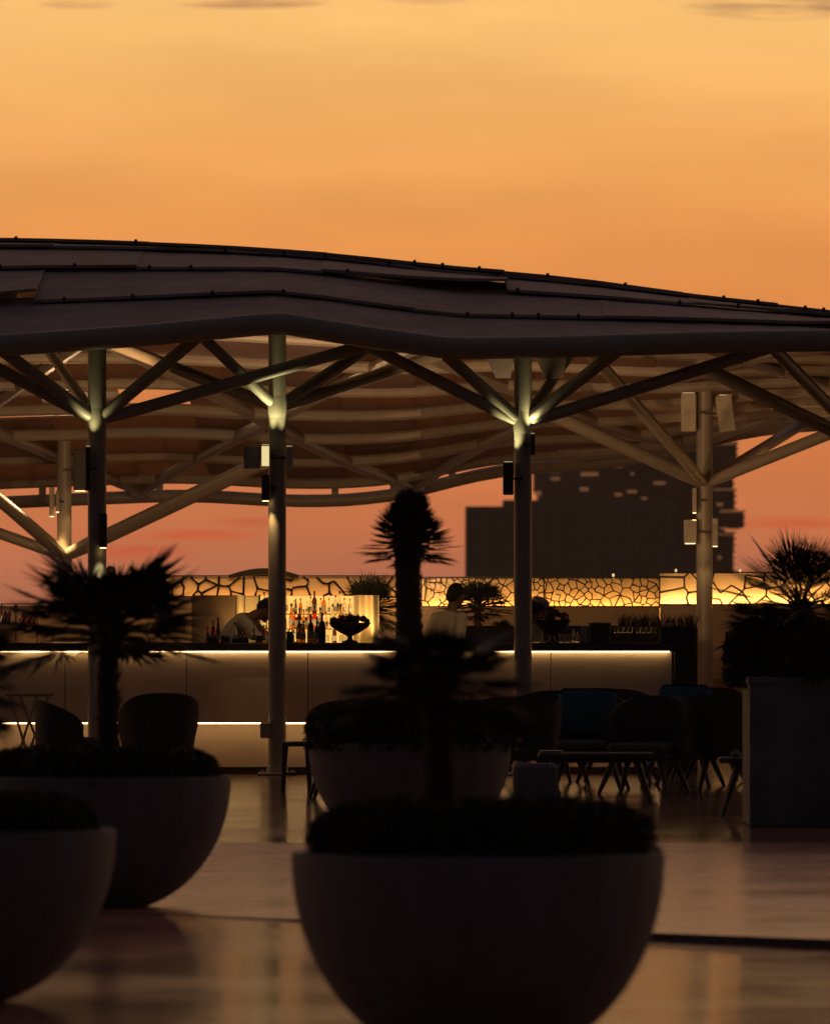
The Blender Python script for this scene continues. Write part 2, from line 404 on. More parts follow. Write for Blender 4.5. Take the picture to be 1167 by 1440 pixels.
# widen cells so no more than 100 panels
pan = []
for (j, i, t0, t1, a, b_) in cells:
    front_side = t1 <= 1.001
    mb = MB()
    nseg = 4
    la, lb = (random.uniform(.0, .03), random.choice((.01, .02, .02, .12, .20))) if j < 3 else (0, random.uniform(.0, .012))
    if random.random() < .3: la, lb = lb*.7, la
    tl = .03 if front_side else .006
    top_, low_ = [], []
    cols_ = []
    gap_ = (.27 if j < 14 else .24) if (j == 14 or (j, i) in ((8, 3), (9, 4), (7, 4), (12, 3), (13, 2), (13, 3), (10, 1), (11, 1), (8, 1), (13, 5))) else (.0 if front_side else random.choice((0, 0, 0, .05)))
    for k in range(nseg+1):
        xw = a-.008+(b_-a+.016)*k/nseg
        lift = la+(lb-la)*(k/nseg)
        if front_side:
            p0 = surf(xw, max(0, t0+.0)); p1 = surf(xw, min(1.03, t1+.045))
            p0 = p0+Vector((0, -.03, .02+lift)); p1 = p1+Vector((0, 0, -.02))
        else:
            p0 = surf(xw, t0+.004); p1 = surf(xw, t1+.006 if t1 < 1.99 else t1-.01)
            p0 = p0+Vector((0, 0, {4: .0, 5: .02, 6: .10}.get(j, .20))); p1 = p1+Vector((0, 0, -.02+lift*.6+gap_))
        eps = Vector((0, 0, .004*(i % 2)))
        cols_.append((p0+eps, p1+eps))
    for k in range(nseg):
        (a0, a1), (b0, b1) = cols_[k], cols_[k+1]
        mb.plate(a0, b0, b1, a1, .03)
    # clamps along the exposed edge
    mb.cur = 1
    for k in range(5):
        q = (k+.5)/5+random.uniform(-.06, .06); kk = min(nseg-1, int(q*nseg)); fr = q*nseg-kk
        if front_side: p = cols_[kk][0].lerp(cols_[kk+1][0], fr)
        else: p = cols_[kk][1].lerp(cols_[kk+1][1], fr)
        if random.random() < .32:
            mb.box(p+Vector((-.016, -.01, -.03)), p+Vector((.016, .03, .018)))
    if (j, i) in ((11, 2), (13, 6)): continue
    part(mb, 'roof_panel', [M['roof_front' if front_side else 'roof_panel'], M['roof_dark']], canopy, smooth=20)
# edge beams
def rowtube(t, r, x0=-7.4, x1=7.9, dz=0, n=60):
    return [surf(x0+(x1-x0)*k/n, t)+Vector((0, 0, dz)) for k in range(n+1)]
mb = MB(); mb.tube(rowtube(0, 0), .108, 16); part(mb, 'edge_beam', M['steel'], canopy)
mb = MB(); mb.tube(rowtube(2, 0, -9, 9.5, 0), .09, 12)
for k in range(22):
    p = surf(-8.5+k*.82, 1.99); mb.box(p+Vector((-.05, -.03, .05)), p+Vector((.05, .03, .30)))
part(mb, 'edge_beam', M['steel'], canopy)
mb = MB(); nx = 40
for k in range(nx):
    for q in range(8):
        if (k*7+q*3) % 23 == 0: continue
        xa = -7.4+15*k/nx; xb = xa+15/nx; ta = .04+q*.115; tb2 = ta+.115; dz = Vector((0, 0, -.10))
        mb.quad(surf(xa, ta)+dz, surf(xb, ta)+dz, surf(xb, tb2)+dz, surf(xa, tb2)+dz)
part(mb, 'gap_shade_sheet', M['roof_dark'], canopy)  # added dark sheet so the gaps between front panels read as shade
# ridge spine with little kink
mb = MB(); mb.tube(rowtube(1.0, 0, dz=-.1), .07, 10); part(mb, 'ridge_beam', M['steel'], canopy)
for j in range(5, len(rows)-1):
    mb = MB(); mb.tube(rowtube(rows[j]+.0, 0, -9, 9.2, dz=-.06), .075, 10); part(mb, 'purlin', M['steel'], canopy)
# diagonal ribs (lattice)
for i in range(-5, 6):
    for sgn in (1, -1):
        if (i+sgn) % 2: continue
        mb = MB(); pts = []
        for k in range(25):
            t = 1.0+.96*k/24
            pts.append(surf(i*1.9+sgn*(t-1)*6.0, t)+Vector((0, 0, -.07)))
        mb.tube(pts, .085, 10); part(mb, 'diagonal_rib', M['steel'], canopy)
def column(x, d, jy, topy, r, basey, struts, plate=True):
    """struts: list of (x_img, y_img, depth) end points"""
    Xc = X(x, d)
    mb = MB(); ztop = Zp(topy, d)
    mb.tube([(Xc, d, 0.0), (Xc, d, ztop)], r, 24)
    zj = Zp(jy, d)
    mb.lathe([(r, zj-.10), (r*1.06, zj-.06), (r*1.08, zj+.03), (r, zj+.12)], (Xc, d, 0), 24)
    c = part(mb, 'column', M['steel'], canopy)
    if plate:
        b = MB(); b.box((Xc-.19, d-.19, 0), (Xc+.19, d+.19, .03), .008)
        b.lathe([(r*1.25, .03), (r*1.25, .05), (r*1.02, .10)], (Xc, d, 0), 20)
        for sx in (-1, 1):
            for sy in (-1, 1): b.lathe([(.016, .028), (.016, .05)], (Xc+sx*.15, d+sy*.15, 0), 6)
        part(b, 'base_plate', M['steel'], c)
    for (sx, sy, sd, rr) in struts:
        s = MB(); j0 = Vector((Xc, d, zj)); e = P(sx, sy, sd)
        dv = (e-j0).normalized(); p0 = j0+dv*r*.4
        s.tube([p0, p0.lerp(e, .03), p0.lerp(e, .12), e], [rr*.7, rr*.85, rr, rr], 14)
        part(s, 'strut', M['steel'], c)
    return c
rr = .062
column(137, 84.2, 592, 470, .092, 0, [(-60, 488, 84, rr), (0, 490, 83.8, rr), (283, 470, 83.8, rr), (520, 484, 83.9, rr), (60, 480, 90, rr*.9)])
column(390, 84.4, 573, 455, .088, 0, [(160, 484, 86.5, rr), (283, 472, 83.9, rr*.9), (520, 487, 86.2, rr), (640, 492, 88, rr)])
column(735, 84.3, 596, 492, .088, 0, [(505, 480, 83.9, rr), (628, 500, 84, rr), (872, 490, 84, rr), (1085, 488, 83.9, rr), (800, 500, 89, rr*.9)])
column(990, 105, 680, 520, .10, 0, [(770, 580, 103, .085), (825, 490, 96, .07), (1190, 600, 104, .075), (1125, 598, 110, .07)])
column(91, 112, 782, 620, .095, 0, [(-60, 650, 108, .085), (-80, 722, 112, .075), (370, 650, 108, .10)])
column(1225, 92, 632, 470, .09, 0, [(985, 515, 88, .075), (1085, 488, 86, .065), (1400, 500, 90, .07)])
column(-230, 84.2, 600, 480, .09, 0, [(-60, 495, 84, rr), (-350, 500, 84, rr), (0, 488, 86, rr)])

# ------------------------------------------------------------------ fixtures on columns
def spot(loc, target, energy, color, size=60, blend=.6, rad=.03):
    l = bpy.data.lights.new('spot', 'SPOT'); l.energy = energy; l.color = color; l.spot_size = R(size); l.spot_blend = blend; l.shadow_soft_size = rad
    o = bpy.data.objects.new('spot_lamp', l); col.objects.link(o); o.location = loc
    o.rotation_euler = (Vector(target)-Vector(loc)).to_track_quat('-Z', 'Y').to_euler()
    return o
GR = (1.0, .93, .46); WA = (1.0, .62, .26)
def lightbox(x0, y0, x1, y1, d, label, lit='down', energy=0, color=WA, glow=False, group='lamp boxes fixed to the columns', m='fixture', tilt=0, colx=None, size=62):
    a = P(x0, y1, d); b_ = P(x1, y0, d); cx = (a.x+b_.x)/2; dp = .09
    t = thing('column_lamp', (cx, d, a.z), label, 'lamp', group)
    mb = MB(); h = Vector(((b_.x-a.x)/2, dp/2, (b_.z-a.z)/2)); c = Vector((cx, d, (a.z+b_.z)/2))
    rot = Matrix.Rotation(R(tilt), 3, 'Y')
    mb.rbox(c, h, rot, .008); part(mb, 'housing', M[m], t)
    colX = X(colx if colx else (x0+x1)/2, d)
    mb = MB(); s = 1 if colX > cx else -1
    mb.box((cx+s*h.x*.6, d-.012, c.z-.012), (colX, d+.012, c.z+.012)); part(mb, 'bracket', M['darkmetal'], t)
    if glow:
        mb = MB(); mb.box((c.x-h.x*.8, d-dp/2-.006, c.z-h.z*.9), (c.x+h.x*.8, d-dp/2+.004, c.z+h.z*.9)); part(mb, 'diffuser', M['glow'], t)
    if lit:
        zz = a.z-.004 if lit == 'down' else b_.z+.004
        mb = MB(); mb.rbox(Vector((cx, d, zz)), Vector((h.x*.8, dp*.4, .004)), Matrix.Identity(3), .002)
        part(mb, 'lens', M['lens' if lit == 'down' else 'lens_up'], t)
        if energy:
            zl = zz-.02 if lit == 'down' else zz+.02
            tz = zl-1.1 if lit == 'down' else zl+.75
            o = spot((cx, d-.02, zl), (colX, d, tz), energy*1.5, color, size)
    return t
# column 137
lightbox(140, 722, 151, 770, 84.05, 'narrow dark lamp box on the front column behind the left palm', 'down', 8, GR, m='darkmetal', colx=137)
lightbox(121, 628, 128, 690, 84.05, 'slim lamp box high on the front column above the left bushy palm', 'up', 6, GR, colx=137, m='darkmetal')
# column 390
lightbox(343, 627, 366, 659, 84.3, 'grey boxy unlit lamp, leftmost fixture on the column in front of the bottles', None, 0, m='steel', colx=390)
lightbox(367, 626, 380, 657, 84.25, 'bright glowing lamp box on the left side of the column in front of the bottles', 'up', 13, GR, colx=390, m='fixture', glow=True)
lightbox(402, 628, 412, 660, 84.25, 'lamp box on the right side of the column in front of the bottles', 'up', 8, GR, colx=390, m='fixture')
lightbox(368, 668, 379, 704, 84.3, 'small hanging downlight below the bright box on the column in front of the bottles', 'down', 9, WA, colx=390, m='darkmetal')
# column 735
lightbox(707, 650, 722, 696, 84.2, 'dark lamp box on the left of the column in front of the far grey tower', 'up', 9, GR, m='darkmetal', colx=735)
lightbox(746, 610, 752, 640, 84.2, 'slim lamp box on the right of the column in front of the far grey tower', 'up', 7, GR, m='darkmetal', colx=735)
# column 990
lightbox(961, 731, 979, 764, 104.8, 'square lamp box with lit underside left of the rear right column', 'down', 2.2, WA, colx=990)
lightbox(1001, 729, 1009, 768, 104.8, 'narrow lamp box with lit underside right of the rear right column', 'down', 2.2, WA, colx=990)
lightbox(973, 686, 979, 721, 104.8, 'slim vertical lamp box just under the rear right column branches', 'down', 2.2, WA, colx=990)
lightbox(957, 553, 978, 607, 104.8, 'large pale box hung left of the top of the rear right column', 'up', 5, GR, colx=990)
lightbox(1008, 556, 1031, 607, 104.8, 'large tilted pale box hung right of the top of the rear right column', 'up', 5, GR, colx=990, tilt=-7)
# column 90
lightbox(70, 685, 77, 726, 111.8, 'slim downlight left of the rear left column, outermost of its pair', 'down', 22, WA, colx=91)
lightbox(79, 690, 84, 720, 111.7, 'slim downlight close against the rear left column', 'down', 34, WA, colx=91)
lightbox(104, 632, 122, 690, 111.8, 'large box with lit underside beside the top of the rear left column', 'down', 4, WA, colx=91, m='darkmetal')
for (x, y, d, tx, ty, td, e, c, sz) in ((390, 600, 84.9, 300, 500, 98, 620, (1, .55, .24), 125), (390, 600, 84.9, 520, 500, 98, 620, (1, .55, .24), 125),
        (137, 610, 84.7, 60, 560, 98, 380, (1, .55, .24), 125), (91, 690, 111.2, 120, 560, 103, 160, (1, .6, .28), 120), (735, 610, 84.9, 800, 520, 96, 150, (1, .6, .28), 110)):
    spot(P(x, y, d), P(tx, ty, td)+Vector((0, -4, 1.2)), e, c, 84, .8, .12)  # added fill washes for the canopy underside, separate from the lamp boxes
for (x, y, d, tx, ty, td, e) in ((440, 806, 95.3, 300, 560, 106, 330), (440, 806, 95.3, 520, 560, 104, 330), (300, 806, 95.3, 150, 560, 106, 240), (820, 810, 98.2, 800, 600, 108, 60)):
    spot(P(x, y, d), P(tx, ty, td), e, (1, .58, .30), 95, 1.0, .15)  # more added fill from the screen tops, no lamp there, lifting the canopy underside
# added spots without a fixture of their own, brightening two of the persons
spot(P(735, 640, 84.6), P(625, 885, 87), 28, (1, .66, .32), 22); spot(P(390, 700, 84.8), P(350, 880, 86.3), 9, (1, .66, .32), 50)
# greenish uplight helpers at column shafts are the fixtures above
# hanging speakers
for (x0, x1, lab) in ((683, 722, 'dark tapered loudspeaker under the canopy edge, left of the column before the grey tower'), (752, 796, 'dark tapered loudspeaker under the canopy edge, right of the column before the grey tower')):
    d = 86.5
    t = thing('loudspeaker', (X((x0+x1)/2, d), d, Zp(532, d)), lab, 'speaker', 'loudspeakers under the canopy edge')
    mb = MB(); a = P(x0, 500, d); b_ = P(x1, 532, d); k = .10
    mb.loft([[Vector((b_.x-.0-k*.3, d-.1, b_.z)), Vector((a.x+k, d-.1, b_.z)), Vector((a.x+k, d+.15, b_.z)), Vector((b_.x-k*.3, d+.15, b_.z))],
             [Vector((b_.x, d-.1, a.z)), Vector((a.x, d-.1, a.z)), Vector((a.x, d+.15, a.z)), Vector((b_.x, d+.15, a.z))]])
    part(mb, 'cabinet', M['darkmetal'], t, smooth=0)
    mb = MB(); mb.box(((a.x+b_.x)/2-.02, d, a.z), ((a.x+b_.x)/2+.02, d+.04, a.z+.5)); part(mb, 'hanger', M['darkmetal'], t)
# small junction box on column 390
jb = MB(); a = P(366, 1038, 84.3); b_ = P(380, 1016, 84.3); jb.box((a.x, 84.25, a.z), (b_.x, 84.4, b_.z), .01); jb.box((b_.x, 84.3, a.z+.05), (b_.x+.04, 84.34, a.z+.09))
tag(jb.build('junction_box', M['steel'], loc=(a.x, 84.3, a.z)), 'small grey junction box low on the column in front of the bar', 'junction box')

# ------------------------------------------------------------------ bar
BD = 84.9   # bar front face depth
ztop = Zp(904, BD); zb = Zp(915.5, BD); zmid = Zp(1016, BD)
bar = thing('bar_counter', (0, BD, 0), 'long pale bar counter with glowing light strips under a dark top', 'bar counter')
xl, xr = X(-420, BD), X(945, BD); xr2 = X(980, BD)
npn = 8
for k in range(npn):
    xa = xl+(xr-xl)*k/npn; xb_ = xl+(xr-xl)*(k+1)/npn
    mb = MB(); mb.box((xa+.004, BD, zmid), (xb_-.004, BD+.05, zb-.004), .004); part(mb, 'front_panel', M['plaster'], bar)
mb = MB(); mb.box((xl, BD+.052, zmid+.002), (xr, BD+.75, zb-.004)); part(mb, 'carcass', M['counter'], bar)
mb = MB(); mb.box((xl, BD+.22, 0.07), (xr-.1, BD+.7, zmid-.003)); part(mb, 'plinth', M['plaster'], bar)
mb = MB(); mb.box((xl, BD+.26, 0.0), (xr-.1, BD+.68, .068)); part(mb, 'kick_strip', M['counter'], bar)
mb = MB(); mb.box((xl, BD-.10, zb), (xr2, BD+.8, ztop), .012); part(mb, 'counter_top', M['counter'], bar)
mb = MB(); mb.box((xl, BD-.034, zb-.011), (xr-.03, BD-.022, zb-.002)); part(mb, 'light_strip', M['led'], bar)
mb = MB(); mb.box((xl, BD+.035, zmid-.014), (xr-.12, BD+.05, zmid-.003)); part(mb, 'light_strip', M['led_low'], bar)
mb = MB(); a = P(947, 955, BD); b_ = P(980, 916, BD); mb.box((a.x, BD-.04, a.z), (b_.x, BD+.78, zb-.003), .01); part(mb, 'end_cabinet', M['darkmetal'], bar)
# bar stuff behind: low wall right of bar
mb = MB(); a = P(880, 955, 106.2); mb.box((a.x, 106.2, 0), (X(1500, 106.2), 106.5, Zp(955, 106.2)), .01)
tag(mb.build('low_wall', M['wall'], loc=(a.x+1, 106.2, 0)), 'low brown plaster wall running right from the end of the bar', 'wall')
ll = MB()

# back bar unit: shelf with bottles
SD = 87.6
bb = thing('back_bar', (X(400, SD), SD, 0), 'backlit bottle shelf unit with curved cream side panels behind the bar', 'shelf unit')
zt = Zp(837, SD); zs = Zp(905, SD)-.25
def bx(x0, x1, y0, y1, d0, d1, name, m, par, bev=.005):
    mb = MB(); a = P(x0, y1, d0); b_ = P(x1, y0, d0); mb.box((a.x, d0, a.z), (b_.x, d1, b_.z), bev); return part(mb, name, m, par)
bx(270, 331, 837, 940, SD-.1, SD+.3, 'side_panel', M['brownpanel'], bb)
mb = MB()
# curved cream panels (half-cylinders)
for (xa, xb) in ((332, 344),): mb.lathe([(X(xb, SD)-X((xa+xb)/2, SD), 0), (X(xb, SD)-X((xa+xb)/2, SD), zt)], (X((xa+xb)/2, SD), SD+.1, 0), 20)
part(mb, 'rounded_panel', M['cream'], bb)
bx(345, 364, 838, 930, SD+.14, SD+.3, 'side_panel', M['cream'], bb)
mb = MB()
segs = []
for k in range(41):
    x = 497+(533-497)*k/40; dd = SD-.05+.05*math.cos((x-497)/36*4*math.pi)
    segs.append((X(x, SD), dd))
for (a, b_) in zip(segs[:-1], segs[1:]): mb.quad((a[0], a[1], 0), (b_[0], b_[1], 0), (b_[0], b_[1], zt), (a[0], a[1], zt))
mb.box((X(497, SD), SD+.02, 0), (X(533, SD), SD+.3, zt-.004))
part(mb, 'rounded_panel', M['cream'], bb)
bx(364, 498, 838, 960, SD+.2, SD+.24, 'backlit_panel', M['backlit'], bb)
bx(364, 366, 836, 960, SD-.1, SD+.19, 'divider', M['tracery'], bb)
for yy in (863, 884, 905): bx(366.5, 496.5, yy, yy+1.6, SD-.12+(905-yy)*.003, SD+.19, 'shelf', M['g_clear'], bb)
bx(366.5, 496.5, 906.8, 980, SD-.1, SD+.19, 'cupboard', M['darkwood'], bb)
# top rail light
mb = MB(); mb.box((X(366, SD), SD-.02, zt-.02), (X(530, SD), SD+.0, zt-.008)); 
bl = bpy.data.lights.new('shelf_light', 'AREA'); bl.energy = 5; bl.color = (1, .62, .24); bl.shape = 'RECTANGLE'; bl.size = 1.6; bl.size_y = .05
bo = bpy.data.objects.new('shelf_lamp', bl); col.objects.link(bo); bo.location = (X(430, SD), SD-.45, Zp(905, SD)+.02); bo.rotation_euler = (R(125), 0, 0)
# floor-hugging lamps washing the rounded panels
for xx, e in ((338, 7.0), (356, 5), (504, 9.0), (515, 5), (524, 9.0)):
    spot((X(xx, SD), SD-.28, Zp(905, SD)), (X(xx, SD), SD, zt), e, (1, .6, .22), 70)

# bottles
def bottle_mesh(kind, gm, capm, h, r):
    t = thing('bottle', (0, 0, 0), '', 'bottle'); LOCAL.add(t.name)
    mb = MB()
    if kind == 0: prof = [(r*.9, 0), (r, .01), (r, h*.58), (r*.75, h*.66), (r*.34, h*.74), (r*.30, h*.90)]
    elif kind == 1: prof = [(r*1.1, 0), (r*1.15, .01), (r*1.1, h*.5), (r*.5, h*.62), (r*.34, h*.66), (r*.32, h*.88)]
    else: prof = [(r*.8, 0), (r*.85, .01), (r*.8, h*.45), (r*.5, h*.7), (r*.3, h*.82), (r*.28, h*.9)]
    mb.lathe(prof, n=12); part(mb, 'glass', gm, t, world=False)
    mb = MB(); mb.lathe([(r*.38, h*.885), (r*.38, h), (r*.3, h*1.005)], n=10); part(mb, 'cap', capm, t, world=False)
    mb = MB(); mb.lathe([(r*1.02*prof[1][0]/r, h*.14), (r*1.02*prof[1][0]/r, h*.40)], n=12, cap0=False, cap1=False); part(mb, 'label', M['label'], t, world=False)
    return t
kinds = [('amber', 'g_amber'), ('red', 'g_red'), ('green', 'g_green'), ('clear', 'g_clear'), ('dark', 'g_dark')]
protos = {}
for ki, (kn, km) in enumerate(kinds):
    for sh in range(3):
        protos[(kn, sh)] = [km, sh, None]
ordn = ['first', 'second', 'third', 'fourth', 'fifth', 'sixth', 'seventh', 'eighth', 'ninth', 'tenth', 'eleventh', 'twelfth', 'thirteenth', 'fourteenth', 'fifteenth', 'sixteenth', 'seventeenth', 'eighteenth', 'nineteenth', 'twentieth']
def place_bottle(kn, sh, x, ybase, d, h, label, group):
    key = (kn, sh)
    if protos[key][2] is None:
        o = bottle_mesh(sh, M[protos[key][0]], M['tracery'] if kn != 'green' else M['g_green'], .30, .036); protos[key][2] = o
    else: o = copy_tree(protos[key][2])
    o.location = (X(x, d), d, Zp(ybase, d)); s = h/.30; o.scale = (min(1, s)*random.uniform(.85, 1.05), min(1, s), s)
    tag(o, label, 'bottle', group)
random.seed(5)
tiers = [(863, SD-.0, .20, 19, 'upper'), (884, SD-.04, .22, 20, 'middle'), (905, SD-.08, .23, 19, 'lower')]
for (yb, d, h, n, nm) in tiers:
    kc = {}
    for k in range(n):
        x = 371+(492-371)*k/(n-1)+random.uniform(-3, 3)
        kn = random.choices(['amber', 'red', 'clear', 'green', 'dark'], [4, 1.6, 7, .8, 1.5] if nm != 'upper' else [2, .5, 8, .6, 2])[0]
        sh = random.choice([0, 0, 1, 2])
        place_bottle(kn, sh, x, yb, d, h*random.uniform(.58, 1.2), '%s bottle, %s from the left on the %s glowing shelf' % (kn, ordn[k], nm), 'bottles on the back bar shelves')
# counter-top bottles (in front of shelves)
CT = BD+.35; yc = HY+(EYE-ztop)*F/CT
for k, (x, kn, sh, h) in enumerate([(292, 'red', 1, .16), (300, 'red', 0, .22), (307, 'dark', 2, .25), (357, 'clear', 0, .2), (411, 'red', 1, .15), (421, 'amber', 0, .26), (427, 'amber', 2, .22), (437, 'dark', 0, .28), (446, 'dark', 1, .26), (453, 'dark', 0, .30), (407, 'dark', 1, .14), (330, 'clear', 2, .2), (347, 'clear', 1, .15), (341, 'amber', 1, .13), (371, 'amber', 0, .18), (812, 'clear', 1, .12), (806, 'clear', 0, .15)]):
    place_bottle(kn, sh, x, yc, CT+random.uniform(-.1, .15), h, '%s bottle standing on the dark bar top, %s from the left' % (kn, {0: 'first', 1: 'second', 2: 'third', 11: 'fourth', 13: 'fifth', 12: 'sixth', 3: 'seventh', 14: 'eighth', 10: 'ninth', 4: 'tenth', 5: 'eleventh', 6: 'twelfth', 7: 'thirteenth', 8: 'fourteenth', 9: 'fifteenth', 16: 'sixteenth', 15: 'last'}[k]), 'bottles on the bar top')
# boxes / caddies on counter
def caddy(x0, x1, y0, label, cat='caddy', m='darkmetal', d=None):
    d = d or CT-.12
    t = thing('bar_caddy', (X((x0+x1)/2, d), d, ztop), label, cat, 'bar caddies on the counter')
    a, b_ = X(x0, d), X(x1, d); h = (yc-y0)/F*d
    mb = MB(); mb.box((a, d-.08, ztop), (b_, d+.08, ztop+h*.72), .006); part(mb, 'tray', M[m], t)
    mb = MB(); n = max(2, int((b_-a)/.05))
    for k in range(n):
        xx = a+(b_-a)*(k+.5)/n; mb.box((xx-.018, d-.05, ztop+h*.72), (xx+.018, d+.03, ztop+h*random.uniform(.85, 1.0)), .003)
    part(mb, 'napkin_stack', M['taupe'], t)
    return t
caddy(292, 305, 894, 'small dark caddy at the left end of the bottles by the bent person')
caddy(311, 323, 893, 'small dark caddy under the bent person\'s back')
caddy(327, 350, 896, 'wide low dark caddy under the bent person\'s chest')
caddy(361, 370, 893, 'tiny dark caddy just left of the column before the bottles')
caddy(403, 412, 886, 'square dark caddy just right of the column before the bottles')
caddy(448, 458, 880, 'tall dark caddy beside the big fruit bowl')
# menu box (framed)
d = CT; t = thing('menu_box', (X(843, d), d, ztop), 'square reddish-brown framed box on the right part of the bar', 'box')
mb = MB(); a = X(829, d); b_ = X(857, d); hz = (yc-877)/F*d
mb.box((a, d-.05, ztop), (b_, d+.1, ztop+hz), .006); part(mb, 'body', M['darkwood'], t)
mb = MB()
for (p, q) in (((a-.01, ztop), (a+.008, ztop+hz+.01)), ((b_-.008, ztop), (b_+.01, ztop+hz+.01)), ((a, ztop+hz-.003), (b_, ztop+hz+.012))): mb.box((p[0], d-.065, p[1]), (q[0], d-.045, q[1]))
part(mb, 'frame', M['lightwood'], t)
d = CT-.05
t = thing('menu_stand', (X(820, d), d, ztop), 'slim copper-lit menu stand beside the square framed box on the bar', 'menu stand')
mb = MB(); mb.box((X(816, d), d, ztop), (X(826, d), d+.02, ztop+.17), .003); part(mb, 'board', M['fixture'], t)
mb = MB(); mb.box((X(815, d), d-.03, ztop), (X(827, d), d+.05, ztop+.012), .003); part(mb, 'foot', M['darkmetal'], t)
# glass racks: stacked trays with tumblers
for r_i, (x0, x1) in enumerate(((862, 890), (893, 924))):
    d = CT
    t = thing('plate_stack', (X((x0+x1)/2, d), d, ztop), ['left', 'right'][r_i]+' stack of glassware and plates on the right end of the bar', 'tableware', 'stacks of tableware on the bar')
    for k in range(5):
        mb = MB(); r0 = (X(x1, d)-X(x0, d))/2*random.uniform(.8, 1); zz = ztop+.004+k*.018
        mb.lathe([(r0*.5, zz), (r0, zz+.014), (r0*.96, zz+.016), (r0*.45, zz+.006)], (X((x0+x1)/2, d)+random.uniform(-.01, .01), d, 0), 18); part(mb, 'plate', M['steelplate'], t)
    for k in range(4):
        mb = MB(); xx = X(x0+4+k*(x1-x0-8)/3, d); zz = ztop+.098
        mb.lathe([(.018, zz), (.026, zz+.06), (.024, zz+.06), (.016, zz+.006)], (xx, d+random.uniform(-.03, .03), 0), 12); part(mb, 'glass', M['g_clear'], t)
# tumblers row near counter edge
random.seed(3)
tm = None
for k, x in enumerate([738, 748, 756, 790, 797, 804]):
    d = BD+.05
    if tm is None:
        mb = MB(); mb.lathe([(.022, 0), (.03, .085), (.028, .085), (.020, .008)], n=14); tm = mb.build('tumbler', M['g_clear']); o = tm
    else: o = tm.copy(); col.objects.link(o)
    o.location = (X(x, d), d, ztop)
    tag(o, 'clear glass tumbler, %s from the left on the bar near the red fruit bowl' % ordn[k], 'glass', 'tumblers on the bar')

# fruit bowls
def fruit_bowl(x, d, rpx, ytop, label, seed, fm):
    random.seed(seed)
    s = F/d; r = rpx/s; zt_ = Zp(ytop, d)
    t = thing('fruit_bowl', (X(x, d), d, ztop), label, 'fruit bowl', 'pedestal fruit bowls on the bar')
    h = zt_-ztop
    mb = MB(); mb.lathe([(r*.4, ztop), (r*.38, ztop+.012), (r*.14, ztop+.03), (r*.12, ztop+h*.22), (r*.5, ztop+h*.35), (r*.85, ztop+h*.52), (r, ztop+h*.68), (r*.96, ztop+h*.68), (r*.8, ztop+h*.55)], (X(x, d), d, 0), 28)
    part(mb, 'bowl', M['bowl'], t)
    for k in range(15):
        a = random.uniform(0, 6.28); q = random.uniform(.15, .88)*r; z = ztop+h*(.70+.26*(1-q/r)*random.uniform(.6, 1.1)); rr_ = random.uniform(.028, .042)
        mb = MB(); mb.ell((X(x, d)+q*math.cos(a), d+q*.8*math.sin(a), z), (rr_, rr_, rr_*.92), 12, 8)
        mb.tube([(X(x, d)+q*math.cos(a), d+q*.8*math.sin(a), z+rr_*.85), (X(x, d)+q*math.cos(a)+.006, d+q*.8*math.sin(a), z+rr_*1.2)], .003, 5)
        part(mb, 'fruit', random.choice(fm), t)
fruit_bowl(492, BD+.12, 30, 862, 'large dark pedestal bowl heaped with fruit before the cream panels', 2, [M['fruit_green'], M['fruit_red'], M['bowl']])
fruit_bowl(776, BD+.2, 27, 856, 'dark red pedestal bowl heaped with fruit right of the tower column', 9, [M['fruit_red'], M['fruit_red'], M['bowl']])
# pineapple like tuft in the red bowl
mb = MB(); d = BD+.2
for k in range(22):
    a = k*2.4; r0 = .012; l = random.uniform(.05, .09); tx = math.cos(a)*(.02+.02*(k % 3)); ty = math.sin(a)*(.02+.02*(k % 3))
    b0 = P(774, 862, d)
    mb.add([b0+Vector((-r0, 0, 0)), b0+Vector((r0, 0, 0)), b0+Vector((tx, ty, l))], [(0, 1, 2)])
mb.ell(P(774, 868, d), (.05, .05, .07), 12, 8)
tag(mb.build('pineapple', M['hedge'], loc=P(774, 868, d)), 'small pineapple with a spiky tuft topping the red fruit bowl', 'fruit')

# ------------------------------------------------------------------ lattice screens (voronoi tracery)
def voronoi(w, h, n, seed, ar=1.0):
    random.seed(seed)
    sites = []
    tries = 0
    mind = .72*math.sqrt(w*h/n)
    while len(sites) < n and tries < 20000:
        tries += 1
        p = (random.uniform(-.05*w, 1.05*w), random.uniform(-.25*h, 1.25*h))
        if all(math.hypot((p[0]-q[0])/ar, p[1]-q[1]) > mind*(.55+.45*random.random()) for q in sites): sites.append(p)
    edges = []
    for i, p in enumerate(sites):
        poly = [((-.001, -.001), None), ((w+.001, -.001), None), ((w+.001, h+.001), None), ((-.001, h+.001), None)]
        # poly entries: (vertex, id of edge starting at this vertex)
        for k, q in enumerate(sites):
            if k == i: continue
            mx, my = (p[0]+q[0])/2, (p[1]+q[1])/2; nx, ny = q[0]-p[0], q[1]-p[1]
            if nx*nx+ny*ny > (6*mind)**2*4: continue
            sd = [(v[0][0]-mx)*nx+(v[0][1]-my)*ny for v in poly]
            if all(s <= 0 for s in sd): continue
            new = []
            m = len(poly)
            for a in range(m):
                b_ = (a+1) % m; va, ida = poly[a]; vb = poly[b_][0]
                if sd[a] <= 0: new.append((va, ida))
                if (sd[a] <= 0) != (sd[b_] <= 0):
                    t = sd[a]/(sd[a]-sd[b_]); pt = (va[0]+(vb[0]-va[0])*t, va[1]+(vb[1]-va[1])*t)
                    if sd[a] <= 0: new.append((pt, k))
                    else: new.append((pt, ida))
            poly = new
            if len(poly) < 3: break
        for a in range(len(poly)):
            idk = poly[a][1]
            if idk is not None and i < idk: edges.append((poly[a][0], poly[(a+1) % len(poly)][0]))
    return edges
